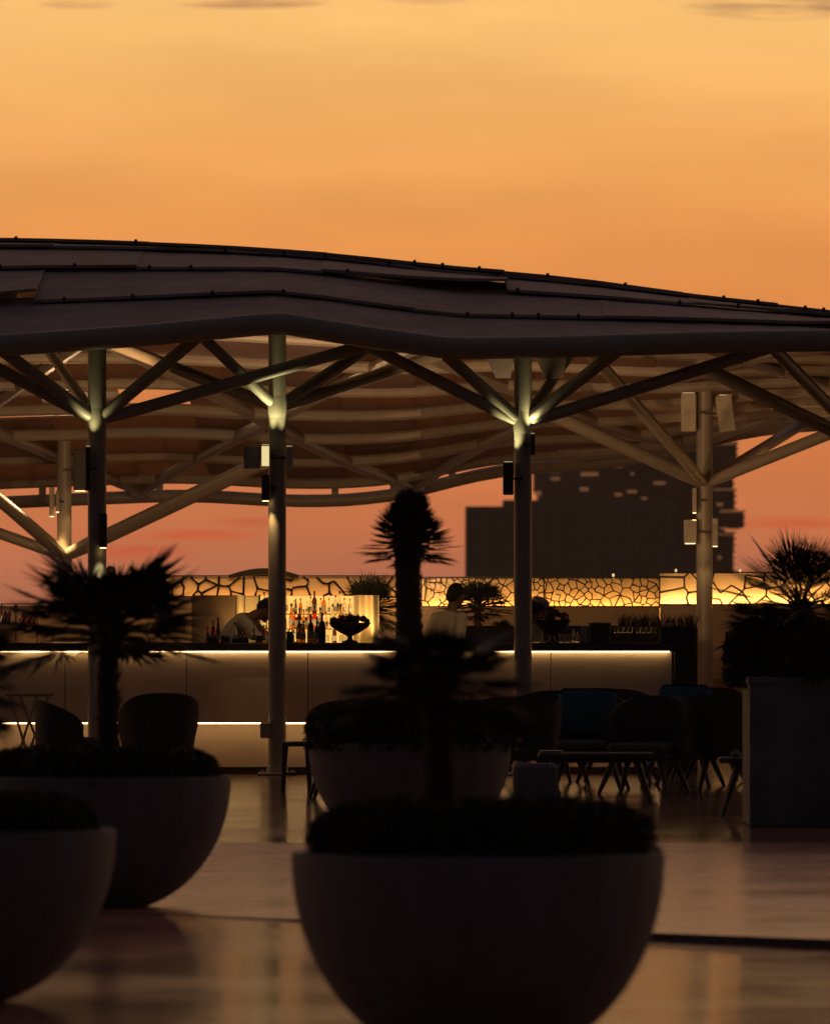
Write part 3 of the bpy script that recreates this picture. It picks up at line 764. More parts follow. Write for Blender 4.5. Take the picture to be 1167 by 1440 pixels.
def screen(x0, x1, y0, y1, d, n, seed, bar, label, led=True, ledm='led_screen', rail=.012, ar=1.0, gap=.13, backm=None):
    a = P(x0, y1, d); b_ = P(x1, y0, d); w = b_.x-a.x; h = b_.z-a.z
    t = thing('lattice_screen', (a.x+w/2, d, a.z), label, 'lattice screen', 'crackle lattice screens behind the bar')
    mb = MB()
    random.seed(seed+1)
    for (p, q) in voronoi(w, h, n, seed, ar):
        if math.hypot(p[0]-q[0], p[1]-q[1]) < .008: continue
        if random.random() < .07: continue
        mb.tube([(a.x+p[0], d, a.z+p[1]), (a.x+(p[0]+q[0])/2, d+random.uniform(-.002, .002), a.z+(p[1]+q[1])/2+random.uniform(-.006, .006)), (a.x+q[0], d, a.z+q[1])], [bar*random.uniform(.8, 1.2), bar*random.uniform(.65, 1), bar*random.uniform(.8, 1.2)], 6)
    part(mb, 'tracery', M['tracery'], t)
    mb = MB()
    mb.box((a.x-rail, d-.02, a.z-rail*2), (b_.x+rail, d+.02, a.z)); mb.box((a.x-rail, d-.02, b_.z), (b_.x+rail, d+.02, b_.z+rail*1.4))
    mb.box((a.x-rail, d-.018, a.z), (a.x, d+.018, b_.z)); mb.box((b_.x, d-.018, a.z), (b_.x+rail, d+.018, b_.z))
    part(mb, 'frame', M['tracery'], t)
    mb = MB(); mb.box((a.x-.01, d+gap, a.z-.3), (b_.x+.01, d+gap+.06, b_.z-.004)); part(mb, 'back_panel', backm or M['cream'], t)
    if led:
        mb = MB(); mb.box((a.x+.01, d+.03, a.z-.03), (b_.x-.01, d+.09, a.z-.012)); part(mb, 'light_strip', M[ledm], t)
    return t
M['led_a'] = mat('led_screen_dim', (1, .8, .5), .5, emis=(1, .42, .11), estr=3.6)
M['led_b'] = mat('led_screen_mid', (1, .8, .5), .5, emis=(1, .47, .13), estr=14)
M['led_c'] = mat('led_screen_bright', (1, .8, .5), .5, emis=(1, .52, .18), estr=34)
screen(165, 592, 811, 838, 95, 52, 21, .015, 'long low lattice screen with coarse cracks above the bottle shelves', ledm='led_a', ar=1.6)
screen(593, 764, 813, 852, 98, 90, 22, .0085, 'lattice screen with fine cracks behind the fan palm and white-shirted person', ledm='led_b')
screen(765, 926, 813, 852, 98.0, 105, 23, .0085, 'lattice screen with fine cracks between the tower column and the brightest screen', ledm='led_b')
screen(928, 1180, 806, 849, 107.5, 32, 26, .015, 'brightest lattice screen with bold cracks behind the rear right column', ledm='led_c', ar=1.3)
screen(1182, 1500, 806, 849, 107.5, 40, 29, .015, 'lattice screen with bold cracks beyond the right palm planter', ledm='led_c', ar=1.3)
# parapet walls under the screens
def wallbox(x0, x1, y0, d, label, m='wall', th=.3):
    mb = MB(); z = Zp(y0, d); mb.box((X(x0, d), d, 0), (X(x1, d), d+th, z), .01)
    return tag(mb.build('parapet_wall', M[m], loc=(X((x0+x1)/2, d), d, 0)), label, 'wall', 'parapet walls under the screens')
wallbox(532, 927, 853.5, 97.6, 'brown parapet wall under the fine lattice screens')
wallbox(928.5, 1520, 851, 107.1, 'dark brown parapet wall under the bright bold lattice screen')
wallbox(-420, 163, 852, 94.6, 'low brown parapet wall at far left behind the bottle rack')
wallbox(164, 532, 840.5, 94.6, 'brown parapet wall under the coarse lattice screen left of the bar')
# little uprights on top of wall
for x, y in ((862, 806), (950, 799), (1040, 799)):
    d = 98 if x == 862 else 107.5
    mb = MB(); p = P(x, y+7, d); mb.lathe([(.012, 0), (.012, .03), (.014, .035), (.012, .055)], (p.x, d, p.z-.004), 10)
    nm = {862: 'small post lamp left end of the bright screen rail', 950: 'small post lamp on the rail just left of the rear right column', 1040: 'small post lamp on the rail right of the rear right column'}[x]
    tag(mb.build('post_lamp', M['glow'], loc=(p.x, d, p.z)), nm, 'lamp', 'small post lamps on the screen rail')
# arched cover on left lattice
mb = MB(); d = 94.9
pts = [P(322+(420-322)*k/12, 811-7*math.sin(math.pi*min(1, (k/12)*1.0)), d) for k in range(13)]
mb.tube(pts, [.02+.02*math.sin(math.pi*k/12) for k in range(13)], 8)
tag(mb.build('folded_umbrella', M['darkmetal'], loc=pts[6]), 'dark furled umbrella lying along the top of the lattice above the bent person', 'umbrella')
# round camera head
t = thing('dome_lamp', P(157, 812, 94.9), 'round black dome lamp on a stem above the left lattice beside the front column', 'lamp')
mb = MB(); mb.ell(P(156, 803, 94.9), (.058, .058, .058), 16, 10); part(mb, 'dome', M['darkmetal'], t)
mb = MB(); mb.box(P(156, 812, 94.88), P(164, 806, 94.94)); part(mb, 'stem', M['darkmetal'], t)

# planting trough on the right of bar
t = thing('trough_planter', (X(953, BD+.5), BD+.5, ztop), 'small dark trough with wispy grass on the right end of the bar', 'planter')
mb = MB(); d = BD+.35; mb.box((X(928, d), d, ztop), (X(978, d), d+.25, Zp(882, d)), .01); part(mb, 'trough', M['darkmetal'], t)
random.seed(4)
def grass(x0, x1, y, d, n, hpx, name, label, cat='plant'):
    mb = MB()
    for k in range(n):
        x = random.uniform(x0, x1); b0 = P(x, y, d+random.uniform(-.1, .1)); h = hpx/F*d*random.uniform(.5, 1.1); dx = random.uniform(-.6, .6)*h; w_ = .004
        m = b0+Vector((dx*.35, 0, h*.6)); e = b0+Vector((dx, random.uniform(-.3, .3)*h, h))
        mb.add([b0+Vector((-w_, 0, 0)), b0+Vector((w_, 0, 0)), m+Vector((w_*.8, 0, 0)), m+Vector((-w_*.8, 0, 0)), e], [(0, 1, 2, 3), (3, 2, 4)])
    p = P((x0+x1)/2, y, d)
    return tag(mb.build(name, M['hedge'], loc=p, smooth=0), label, cat)
grass(870, 978, 882, 90, 260, 20, 'ornamental_grass', 'wispy ornamental grass behind the right end of the bar')
mb = MB(); mb.box((X(868, 90), 89.85, 0), (X(980, 90), 90.15-.17, Zp(881, 90)), .01); tag(mb.build('trough_planter', M['darkmetal'], loc=(X(924, 90), 90, 0)), 'long dark trough holding wispy grass behind the bar', 'planter')
mb = MB(); d = BD+.3; mb.ell(P(937, 879, d), (.05, .04, .03), 12, 8); 
tag(mb.build('folded_napkin', M['shirt'], loc=P(937, 879, d)), 'crumpled white napkin lying on the dark trough at the bar end', 'napkin')
# bar back-counter (dark working top) behind bar to right
mb = MB(); mb.box((X(640, 88.5), 88.5, 0), (X(925, 88.5), 89, Zp(880, 88.5)), .01)
tag(mb.build('work_counter', M['darkwood'], loc=(X(780, 88.5), 88.6, 0)), 'dark wooden work counter behind the bar under the fine lattice', 'counter')
# left end glass rack
d = 86.5
t = thing('bottle_rack', (X(25, d), d, ztop-.02), 'dark framed rack of leaning bottles at the far left of the bar', 'rack')
mb = MB()
for x in (2, 22, 52): mb.box((X(x, d), d, 0), (X(x+1.6, d), d+.02, Zp(850, d)))
for y in (850, 878, 905): mb.box((X(2, d), d-.05, Zp(y, d)), (X(54, d), d+.1, Zp(y-1.5, d)))
part(mb, 'frame', M['darkmetal'], t)
mb = MB(); mb.box((X(20, d), d-.04, Zp(861, d)), (X(26, d), d-.02, Zp(851, d))); part(mb, 'tag_card', M['label'], t)
for k, x in enumerate((4, 10, 30, 38, 46)):
    mb = MB(); mb.tube([P(x, 877, d), P(x+3, 866, d), P(x+5, 858, d)], [.03, .03, .01], 10); part(mb, 'rack_bottle', M['g_dark'], t)

# ------------------------------------------------------------------ people
def remesh(mb, voxel, smooth_it=4):
    me = bpy.data.meshes.new('tmp'); me.from_pydata(mb.v, [], mb.f); me.update()
    o = bpy.data.objects.new('tmp', me); col.objects.link(o)
    m = o.modifiers.new('r', 'REMESH'); m.mode = 'VOXEL'; m.voxel_size = voxel
    s = o.modifiers.new('s', 'SMOOTH'); s.iterations = smooth_it; s.factor = .5
    dg = bpy.context.evaluated_depsgraph_get(); ev = o.evaluated_get(dg)
    nm = bpy.data.meshes.new_from_object(ev)
    bpy.data.objects.remove(o)
    return nm
def meshobj(me, name, m, parent):
    me.materials.clear(); me.materials.append(m); me.polygons.foreach_set('use_smooth', [True]*len(me.polygons))
    o = bpy.data.objects.new(name, me); col.objects.link(o); o.parent = parent; return o
def limb(mb, pts, rs):
    for i in range(len(pts)-1):
        mb.tube([pts[i], Vector(pts[i]).lerp(Vector(pts[i+1]), .5), pts[i+1]], [rs[i], (rs[i]+rs[i+1])/2*1.04, rs[i+1]], 12)
    for p, r in zip(pts, rs): mb.ell(p, r*.99, 12, 8)
def hand(mb, w_, fdir, side):
    """w_ wrist pos, fdir finger direction, side lateral direction"""
    fdir = Vector(fdir).normalized(); side = Vector(side).normalized(); nrm = fdir.cross(side)
    q = Matrix((side, nrm, fdir)).transposed()
    mb.ell(Vector(w_)+fdir*.05, (.042, .017, .055), 12, 8, rot=q)
    for k, (off, ln) in enumerate(((-.030, .062), (-.010, .074), (.010, .070), (.029, .054))):
        b0 = Vector(w_)+fdir*.088+side*off; m = b0+fdir*ln*.55+nrm*.008; e = m+fdir*ln*.4+nrm*.022
        limb(mb, [b0, m, e], [.010, .009, .0075])
    b0 = Vector(w_)+fdir*.03-side*.035; m = b0+fdir*.03-side*.025+nrm*.008; e = m+fdir*.03-side*.005+nrm*.01
    limb(mb, [b0, m, e], [.013, .011, .009])
def person(loc, rz, pose, label, shirt=M['shirt'], cap=False, seed=0, h=1.8):
    """local frame: person faces +X' (rotated by rz), z up"""
    t = thing('person', loc, label, 'person', rz=rz)
    s = h/1.8
    hip = Vector((0, 0, .94)); J = dict(pose)
    lean = J['lean']; hl = J.get('hlean', lean*.6)
    up = Vector((math.sin(lean), 0, math.cos(lean)))
    waist = hip+up*.16; chest = hip+up*.38; neck = hip+up*.56
    hup = Vector((math.sin(hl), 0, math.cos(hl)))
    head = neck+hup*.185
    fw = Vector((math.cos(hl), 0, -math.sin(hl)))
    sd = Vector((0, 1, 0))
    body = MB()
    qh = Matrix((fw, sd, hup)).transposed()
    body.ell(head, (.098, .078, .118), 20, 14, rot=qh)          # cranium
    body.ell(head+fw*.030-hup*.065, (.062, .055, .06), 16, 10, rot=qh)  # jaw
    body.ell(head+fw*.095-hup*.075, (.02, .022, .018), 10, 8, rot=qh)  # chin
    body.loft([[head+fw*.08+sd*.012+hup*.015, head+fw*.08-sd*.012+hup*.015, head+fw*.075+hup*.02], [head+fw*.118+sd*.016-hup*.028, head+fw*.118-sd*.016-hup*.028, head+fw*.122-hup*.012]])
    body.ell(head+fw*.100+hup*.022, (.012, .05, .008), 10, 6, rot=qh)  # brow
    body.ell(head+fw*.098-hup*.052, (.010, .024, .009), 10, 6, rot=qh)  # lips
    for e in (-1, 1): body.ell(head+sd*e*.08-hup*.01, (.018, .010, .03), 10, 8, rot=qh)
    limb(body, [neck-up*.04, head-hup*.07], [.058, .052])
    # torso
    qt = Matrix((Vector((math.cos(lean), 0, -math.sin(lean))), sd, up)).transposed()
    tor = [(hip, .11, .165), (waist, .10, .145), (chest, .12, .18), (hip+up*.50, .095, .165), (neck, .06, .07)]
    def torso(mb, grow=0):
        rings = []
        for (c, a, b_) in tor:
            rings.append([c+qt@Vector(((a+grow)*math.cos(th), (b_+grow)*math.sin(th), 0)) for th in [2*math.pi*k/20 for k in range(20)]])
        mb.loft(rings)
    torso(body)
    sh = {}
    for e in (-1, 1):
        S_ = hip+up*.49+sd*e*.19; el = Vector(J['elbow'][0 if e < 0 else 1]); wr = Vector(J['wrist'][0 if e < 0 else 1])
        sh[e] = (S_, el, wr)
        limb(body, [S_, el], [.055, .043]); limb(body, [el, wr], [.042, .028])
        hand(body, wr, (wr-el), sd if e > 0 else -sd)
        hp = hip+sd*e*.09; kn = Vector((.03, e*.11, .50)); an = Vector((0, e*.12, .08))
        limb(body, [hp, kn], [.085, .058]); limb(body, [kn, an], [.056, .036])
        body.ell(an+Vector((.07, 0, -.045)), (.13, .045, .04), 12, 8)
    bo_ = meshobj(remesh(body, .009, 3), 'body', M['skin'], t)
    # shirt
    sm_ = MB(); torso_g = tor; tor = [(hip-up*.03, .118, .172), (waist, .105, .15), (chest, .12, .18), (hip+up*.50, .098, .168), (neck-up*.01, .058, .066)]
    torso(sm_, .016)
    for e in (-1, 1):
        S_, el, wr = sh[e]
        limb(sm_, [S_, el], [.069, .058]); limb(sm_, [el, el.lerp(wr, .85)], [.056, .044])
    meshobj(remesh(sm_, .011, 5), 'shirt', shirt, t)
    tr = MB()
    rings = [[c+Vector((a*math.cos(th), b_*math.sin(th), 0)) for th in [2*math.pi*k/20 for k in range(20)]] for (c, a, b_) in ((hip+Vector((0, 0, .03)), .125, .178), (hip, .128, .182), (hip-Vector((0, 0, .12)), .12, .18))]
    tr.loft(rings)
    for e in (-1, 1):
        hp = hip+sd*e*.09-Vector((0, 0, .03)); kn = Vector((.03, e*.11, .50)); an = Vector((0, e*.12, .09))
        limb(tr, [hp, kn], [.10, .075]); limb(tr, [kn, an], [.074, .058])
    meshobj(remesh(tr, .013, 4), 'trousers', M['trouser'], t)
    # hair
    hr = MB(); hr.ell(head-fw*.014+hup*.022, (.104, .088, .112), 20, 14, rot=qh)
    hr.ell(head-fw*.05-hup*.03, (.062, .075, .07), 16, 10, rot=qh)
    hair = remesh(hr, .009, 2)
    # cut the face side
    import bmesh
    bm = bmesh.new(); bm.from_mesh(hair)
    dele = [v_ for v_ in bm.verts if ((Vector(v_.co)-head).dot(fw) > .035 and (Vector(v_.co)-head).dot(hup) < .055)]
    bmesh.ops.delete(bm, geom=dele, context='VERTS'); bm.to_mesh(hair); bm.free()
    meshobj(hair, 'hair', M['hair'], t)
    if cap:
        cp = MB(); cp.ell(head-fw*.006+hup*.062, (.110, .094, .072), 20, 12, rot=qh)
        cp.ell(head+fw*.10+hup*.03, (.07, .075, .008), 16, 6, rot=qh)
        meshobj(remesh(cp, .009, 2), 'cap', M['cap'], t)
    t.scale = (s, s, s)
    return t
# local +X is facing direction; image right is world +X
mb = MB(); mb.box((-7.5, 85.8, 0), (2.8, 88.4, .2)); tag(mb.build('bar_platform', M['darkwood'], loc=(0, 87, 0)), kind='structure')
PD = 86.3
person((X(301, PD), PD, .2), R(-8), dict(lean=R(42), hlean=R(68), elbow=((.50, -.28, 1.12), (.50, .28, 1.12)), wrist=((.70, -.20, 1.10), (.70, .2, 1.10))),
       'person in a pale shirt and cap bending forward over the bar beside the bottles', cap=True, h=1.82)
person((X(613, 87), 87, .2), R(42), dict(lean=R(22), hlean=R(24), elbow=((.08, -.27, 1.14), (.10, .27, 1.14)), wrist=((.30, -.20, 1.08), (.32, .18, 1.08))),
       'dark-haired person in a cream shirt standing behind the bar beside the tall palm trunk', h=1.75)
person((X(735, 87), 87, .2), R(15), dict(lean=R(14), hlean=R(20), elbow=((.12, -.27, 1.12), (.14, .27, 1.12)), wrist=((.34, -.18, 1.06), (.36, .18, 1.06))),
       'person in a white cap half hidden behind the column in front of the grey tower', cap=True, h=1.58)

# ------------------------------------------------------------------ planters, hedges, palms
def bowl_planter(x, d, D, label, base=0.0):
    Xc = X(x, d); Rr = D/2; H = D/2-base
    t = thing('bowl_planter', (Xc, d, base), label, 'planter', 'round bowl planters on the terrace')
    prof = [(Rr*.30, 0), (Rr*.34, 0.0)]
    z0_ = H*(1-math.cos(math.asin(.34**(1/.94))))
    for k in range(1, 33):
        a = math.pi/2*k/32
        z = (H*(1-math.cos(a))-z0_)*H/(H-z0_); r = Rr*math.sin(a)**.94
        if r > Rr*.345: prof.append((r, z))
    prof.append((Rr, H+.012)); prof.append((Rr-.006, H+.018)); prof.append((Rr-.045, H+.018)); prof.append((Rr-.05, H+.01)); prof.append((Rr-.055, H-.07))
    mb = MB(); mb.lathe([(r, z+base) for r, z in prof], (Xc, d, 0), 96, True, False); part(mb, 'bowl', M['planter'], t, smooth=30)
    mb = MB(); mb.lathe([(Rr-.05, base+H-.10), (Rr-.055, base+H-.05), (Rr*.5, base+H-.03)], (Xc, d, 0), 32); part(mb, 'soil', M['soil'], t)
    return t, base+H
def hedge(x, d, z0, rx, h, seed, label, n=5200, name='low_shrub', ls=.020, ry=None, box=False):
    random.seed(seed)
    mb = MB(); Xc = X(x, d); ry = ry or rx
    def surf_r(a): return 1+.05*math.sin(a*5+seed)+.03*math.sin(a*11+seed*2)
    # inner dark mass of stems + leaves
    for k in range(n):
        a = random.uniform(0, 2*math.pi); q = math.sqrt(random.random()); zf = random.random()
        if random.random() < .5: q = random.uniform(.82, 1.0)
        edge = max(0, 1-q**9*.36)
        z = z0-.03+h*edge*(zf if q > .8 and random.random() < .6 else random.uniform(.84, 1.02)+.03*math.sin(a*7+q*9)+.02*math.sin(a*17))
        rr_ = q*surf_r(a)*(1-.10*max(0, (z-z0)/h)**2)
        p = Vector((Xc+rx*rr_*math.cos(a), d+ry*rr_*math.sin(a), z))
        s = ls*random.uniform(.6, 1.3)
        q_ = Quaternion((random.gauss(0, 1), random.gauss(0, 1), random.gauss(0, 1), random.gauss(0, 1))).normalized()
        vs = [p+q_@Vector(v_) for v_ in ((0, -s*1.4, 0), (s*.6, 0, s*.2), (0, s*1.4, 0), (-s*.6, 0, s*.2))]
        mb.add(vs, [(0, 1, 2, 3)])
    # core
    mb.lathe([(rx*.88, z0-.03), (rx*.90, z0+h*.35), (rx*.84, z0+h*.62), (rx*.6, z0+h*.76), (rx*.2, z0+h*.8)], (Xc, d, 0), 40, sy=ry/rx)
    return tag(mb.build(name, M['hedge'], loc=(Xc, d, z0), smooth=0), label, 'shrub', 'clipped shrubs in the planters')
def fan(mb, base, direction, L_, spread, nl, w, droop=.25, pet=.35, up=None):
    """a fan leaf: petiole then radiating blades"""
    d = Vector(direction).normalized()
    ref = Vector((0, 0, 1)) if abs(d.z) < .9 else Vector((0, 1, 0))
    side = d.cross(ref).normalized(); nrm = side.cross(d)
    hub = Vector(base)+d*L_*pet-Vector((0, 0, L_*pet*.15*droop))
    mb.tube([base, Vector(base).lerp(hub, .5)+nrm*.01, hub], [.011, .008, .006], 5, False)
    bl = L_*(1-pet)
    for k in range(nl):
        a = -spread+2*spread*k/(nl-1)+random.uniform(-.03, .03)
        dd = d*math.cos(a)+side*math.sin(a)
        l = bl*(1-.25*abs(a)/spread)*random.uniform(.88, 1.05)
        wd = w*random.uniform(.8, 1.15)
        ps = side*math.cos(a)-d*math.sin(a)
        fold = nrm*wd*.5*(1 if k % 2 else -1)
        m = hub+dd*l*.55+Vector((0, 0, -droop*l*.12)); e = hub+dd*l+Vector((0, 0, -droop*l*random.uniform(.2, .6)))
        mb.add([hub, m+ps*wd, m-ps*wd+fold, e, m+fold*.4], [(0, 1, 4), (0, 4, 2), (1, 3, 4), (4, 3, 2)])
def palm(x, d, zbase, ztrunk, rt, leaves, label, seed, xtop=None, cat='palm tree', name='palm_tree', nl=22, w=.012, L_=.7, elev=(-.5, 1.3), droop=.3, fibres=True, trunk=True, spread=1.35, skew=None, vs=.10):
    random.seed(seed)
    b0 = Vector((X(x, d), d, zbase)); xt = X(xtop if xtop is not None else x, d); tp = Vector((xt, d, ztrunk))
    t = thing(name, b0, label, cat, 'palms around the terrace')
    if trunk:
        mb = MB(); pts = []; rs = []; n = max(6, int((ztrunk-zbase)/.035))
        for k in range(n+1):
            q = k/n; p = b0.lerp(tp, q)+Vector((.012*math.sin(q*5+seed), 0, 0)); pts.append(p); rs.append(rt*(1.12-.15*q)*(1+.10*(k % 2))*random.uniform(.95, 1.06))
        mb.tube(pts, rs, 16)
        if fibres:
            for k in range(int(200*(ztrunk-zbase))):
                q = random.random(); a = random.uniform(0, 6.28); p = b0.lerp(tp, q); o_ = Vector((math.cos(a), math.sin(a), 0)); s_ = Vector((-o_.y, o_.x, 0))
                p = p+o_*rt*.95; l = random.uniform(.03, .085)
                mb.add([p-s_*.014, p+s_*.014, p+o_*l*.55+Vector((0, 0, l))], [(0, 1, 2)])
        part(mb, 'trunk', M['trunk'], t)
    mb = MB()
    for k in range(leaves):
        a = k*2.39996+random.uniform(-.2, .2); q = (k+.5)/leaves
        el = elev[0]+(elev[1]-elev[0])*(1-q)+random.uniform(-.12, .12)
        dr = Vector((math.cos(a)*math.cos(el), math.sin(a)*math.cos(el), math.sin(el)))
        st = tp+Vector((0, 0, -vs*q))+Vector((dr.x, dr.y, 0))*rt*.6
        l = L_*random.uniform(.82, 1.12)*(1-.12*max(0, el))
        if skew: l *= skew(dr)
        fan(mb, st, dr, l, spread*random.uniform(.85, 1.1), nl, w, droop*random.uniform(.6, 1.4))
    part(mb, 'crown', M['palm'], t, smooth=0)
    return t
D = 1.4
# front
t, zt1 = bowl_planter(672, 32.0, D, 'largest, nearest grey bowl planter in the centre foreground', base=-.045)
hedge(671, 32.0, zt1, .64, .235, 1, 'dark clipped shrub filling the nearest central bowl planter', n=15000, ls=.015)
palm(618, 32.0, zt1-.05, Zp(938, 32), .050, 34, 'short fan palm rising from the nearest central bowl planter', 12, xtop=614, L_=.37, nl=26, w=.013, elev=(-.2, .6), droop=.3, vs=.10)
# back center
t, zt2 = bowl_planter(576.5, 59.0, D, 'grey bowl planter under the tall palm behind the nearest planter')
hedge(578, 59.0, zt2, .745, .315, 2, 'bulging shrub in the bowl planter under the tall palm', n=9000, ls=.026)
palm(575, 59.0, zt2-.05, Zp(722, 59), .082, 130, 'tall thick-trunked palm with a tuft of spiky leaves rising beside the far tower', 13, L_=.32, nl=17, w=.008, elev=(-.2, 1.5), droop=.10, vs=.30, spread=1.0, skew=lambda v: 1.1-.35*max(0, v.z))
# left mid
t, zt3 = bowl_planter(146, 46.9, D, 'grey bowl planter at left, second from the camera, fully showing its right side')
hedge(140, 46.9, zt3, .655, .195, 3, 'dark clipped shrub in the second left bowl planter', n=10000, ls=.019)
palm(150, 46.9, zt3-.05, Zp(872, 46.9), .054, 46, 'bushy fan palm in the second left bowl planter in front of the first column', 14, xtop=158, L_=.64, nl=24, w=.013, elev=(-.12, .95), droop=.35, vs=.12, skew=lambda v: 1.08-.10*v.x)
# left near
t, zt4 = bowl_planter(-74, 35.4, D, 'grey bowl planter cut off by the left edge of the picture', base=-.0)
hedge(-80, 35.4, zt4, .645, .19, 4, 'dark clipped shrub in the bowl planter cut off by the left edge', n=10000, ls=.016)
palm(-75, 35.4, zt4-.05, Zp(945, 35.4), .055, 28, 'fan palm at the left edge with only its right leaves in view', 15, L_=.42, nl=24, w=.014, elev=(-.5, .9), droop=.4)
# right box planter
d = 64.2; bz = Zp(953, d)
t = thing('box_planter', (X(1180, d+.6), d+.6, 0), 'tall grey square planter box at the right edge under a big palm', 'planter')
mb = MB(); x0, x1 = X(1053.5, d), X(1330, d)
mb.box((x0, d, 0), (x1, d+1.4, bz), .012); part(mb, 'box', M['planterbox'], t)
mb = MB(); mb.box((x0-.012, d-.012, bz-.05), (x1+.012, d+.06, bz+.004), .006); mb.box((x0-.012, d+.062, bz-.05), (x0+.06, d+1.41, bz+.004), .006); part(mb, 'rim', M['planterbox'], t)
mb = MB(); mb.box((x0+.02, d+.02, .0), (x0+.03, d+.03, .01)); mb.box((x0+.062, d+.062, bz-.02), (x1-.06, d+1.34, bz+.006)); part(mb, 'soil', M['soil'], t)
hedge(1180, d+.7, bz, .78, .42, 5, 'dense dark shrub filling the tall square planter at right', n=9000, ls=.03)
hedge(1098, d+.75, bz-.03, .42, .46, 6, 'sprawling dark shrub overhanging the left side of the square planter', n=8000, ls=.035, ry=.45)
palm(1082, d+.5, bz-.05, Zp(880, d+.5), .05, 26, 'low fan palm spilling over the left side of the square planter', 23, L_=.42, nl=26, w=.012, elev=(-.5, .7), droop=.4, spread=1.1)
palm(1125, d+.6, bz-.05, Zp(845, d+.6), .07, 30, 'large spiky fan palm in the tall square planter at right', 16, L_=.72, nl=30, w=.0055, elev=(-.45, 1.35), droop=.08, spread=1.0)
palm(1200, d+.9, bz-.05, Zp(880, d+.9), .06, 20, 'second spiky palm at the right edge behind the large one', 19, L_=.52, nl=24, w=.006, elev=(-.3, 1.2), droop=.1, spread=1.0)
# palms behind bar
def pot(x, d, label, h=.5):
    mb = MB(); mb.lathe([(.18, 0), (.26, h), (.23, h), (.21, h-.06)], (X(x, d), d, 0), 28); tag(mb.build('round_pot', M['planterbox'], loc=(X(x, d), d, 0)), label, 'pot', 'pots behind the bar')
palm(520, 91.5, .45, Zp(850, 91.5), .05, 70, 'wispy thin-leaved palm behind the bar left of the tall palm trunk', 17, L_=.47, nl=18, w=.007, elev=(-.6, 1.3), droop=.2)
pot(520, 91.5, 'pot of the wispy palm behind the cream panels')
palm(672, 91.5, .45, Zp(846, 91.5), .035, 34, 'small fan palm in front of the fine lattice beside the dark-haired person', 18, L_=.44, nl=22, w=.009, elev=(-.25, 1.0), droop=.3)
pot(672, 91.5, 'pot of the small fan palm behind the dark-haired person')
palm(705, 89.6, .45, Zp(888, 89.6), .03, 16, 'low spiky plant behind the bar left of the capped person', 20, L_=.22, nl=14, w=.006, elev=(-.2, 1.2), droop=.2)
pot(705, 89.6, 'pot of the low spiky plant left of the capped person')

# ------------------------------------------------------------------ furniture
def legs(mbf, parent, pts, r0=.032, r1=.017):
    for (a, b_) in pts:
        mb = MB(); mb.tube([a, Vector(a).lerp(Vector(b_), .5), b_], [r0, (r0+r1)/2, r1], 10); part(mb, 'leg', M['darkwood'], parent, world=False)
def armchair(x, d, w, h, rz, label, cush=None, shell='wicker', dep=.62, flare=.06, seatz=.40, group='dark armchairs around the terrace tables'):
    t = thing('armchair', (X(x, d), d, 0), label, 'armchair', group, rz=rz)
    # local: back at -Y side (towards the camera), opens to +Y
    mb = MB(); n = 28; zs0 = seatz-.10
    inner, outer = [], []
    def ringpt(a, off, z, q):
        # U-shaped plan, a from 0..pi around the back
        rx = (w/2-off)*(1+q*flare*2); ry = (dep*.62-off)*(1+q*flare)
        return Vector((rx*math.cos(a)*(abs(math.cos(a))**-.25 if abs(math.cos(a)) > .02 else 1), -ry*math.sin(a)**.8 if math.sin(a) > 0 else 0, z))
    rings = []
    prof = [(0, 0), (0, .35), (0, .7), (0, 1), (1, 1), (1, .6), (1, .1)]
    for k in range(n+1):
        a = math.pi*k/n
        topz = h-(h-seatz-.18)*(1-math.sin(a)**.5 if math.sin(a) > 0 else 1)
        ring = []
        for (io, q) in prof:
            z = zs0+(topz-zs0)*q
            ring.append(ringpt(max(.001, min(math.pi-.001, a)), .045*io, z, q))
        rings.append(ring)
    mb.loft(rings, True, True)
    part(mb, 'backrest', M[shell], t, world=False, smooth=50)
    mb = MB(); mb.rbox(Vector((0, -.02, seatz-.07)), Vector((w/2-.05, dep*.48, .035)), Matrix.Identity(3), .02); part(mb, 'seat', M[shell], t, world=False)
    if True:
        mb = MB(); mb.rbox(Vector((0, .0, seatz+.01)), Vector((w/2-.07, dep*.44, .045)), Matrix.Identity(3), .03); part(mb, 'seat_cushion', M['taupe'], t, world=False, smooth=60)
    if cush:
        mb = MB(); mb.rbox(Vector((.02, -.14, h-.16)), Vector((w*.38, .06, .22)), Matrix.Rotation(R(10), 3, 'X'), .05); part(mb, 'cushion', M[cush], t, world=False, smooth=60)
    legs(None, t, [((sx*(w/2-.12), sy*dep*.32, seatz-.09), (sx*(w/2-.01), sy*dep*.50, 0)) for sx in (-1, 1) for sy in (-1, 1)])
    return t
armchair(718, 76, .80, .87, R(8), 'dark wicker armchair behind the centre shrub, left of the big blue cushion')
armchair(826, 77.5, .70, .86, R(172), 'armchair with a large blue cushion behind the low table', cush='blue')
armchair(905, 76.0, .66, .87, R(160), 'dark armchair facing the camera between the blue cushion and the right chairs')
armchair(960, 79.0, .66, .88, R(165), 'dark armchair right of centre showing a narrow blue cushion', cush='blue')
armchair(1022, 76.5, .72, .88, R(-18), 'dark armchair with splayed legs next to the tall square planter')
armchair(222, 78, .62, .88, R(10), 'tall dark armchair with a flared back behind the second left planter', flare=.10)
armchair(110, 79, .78, .80, R(-80), 'rounded wicker armchair turned sideways beside the folding tray stand', flare=.03)
armchair(500, 74, .78, .86, R(4), 'dark rounded armchair partly hidden by the shrub under the tall palm')
armchair(766, 80.5, .70, .88, R(15), 'dark armchair in the rear row, behind and left of the big blue cushion')
armchair(868, 81.0, .72, .89, R(-8), 'dark armchair in the rear row between the blue cushion and the camera-facing chair')
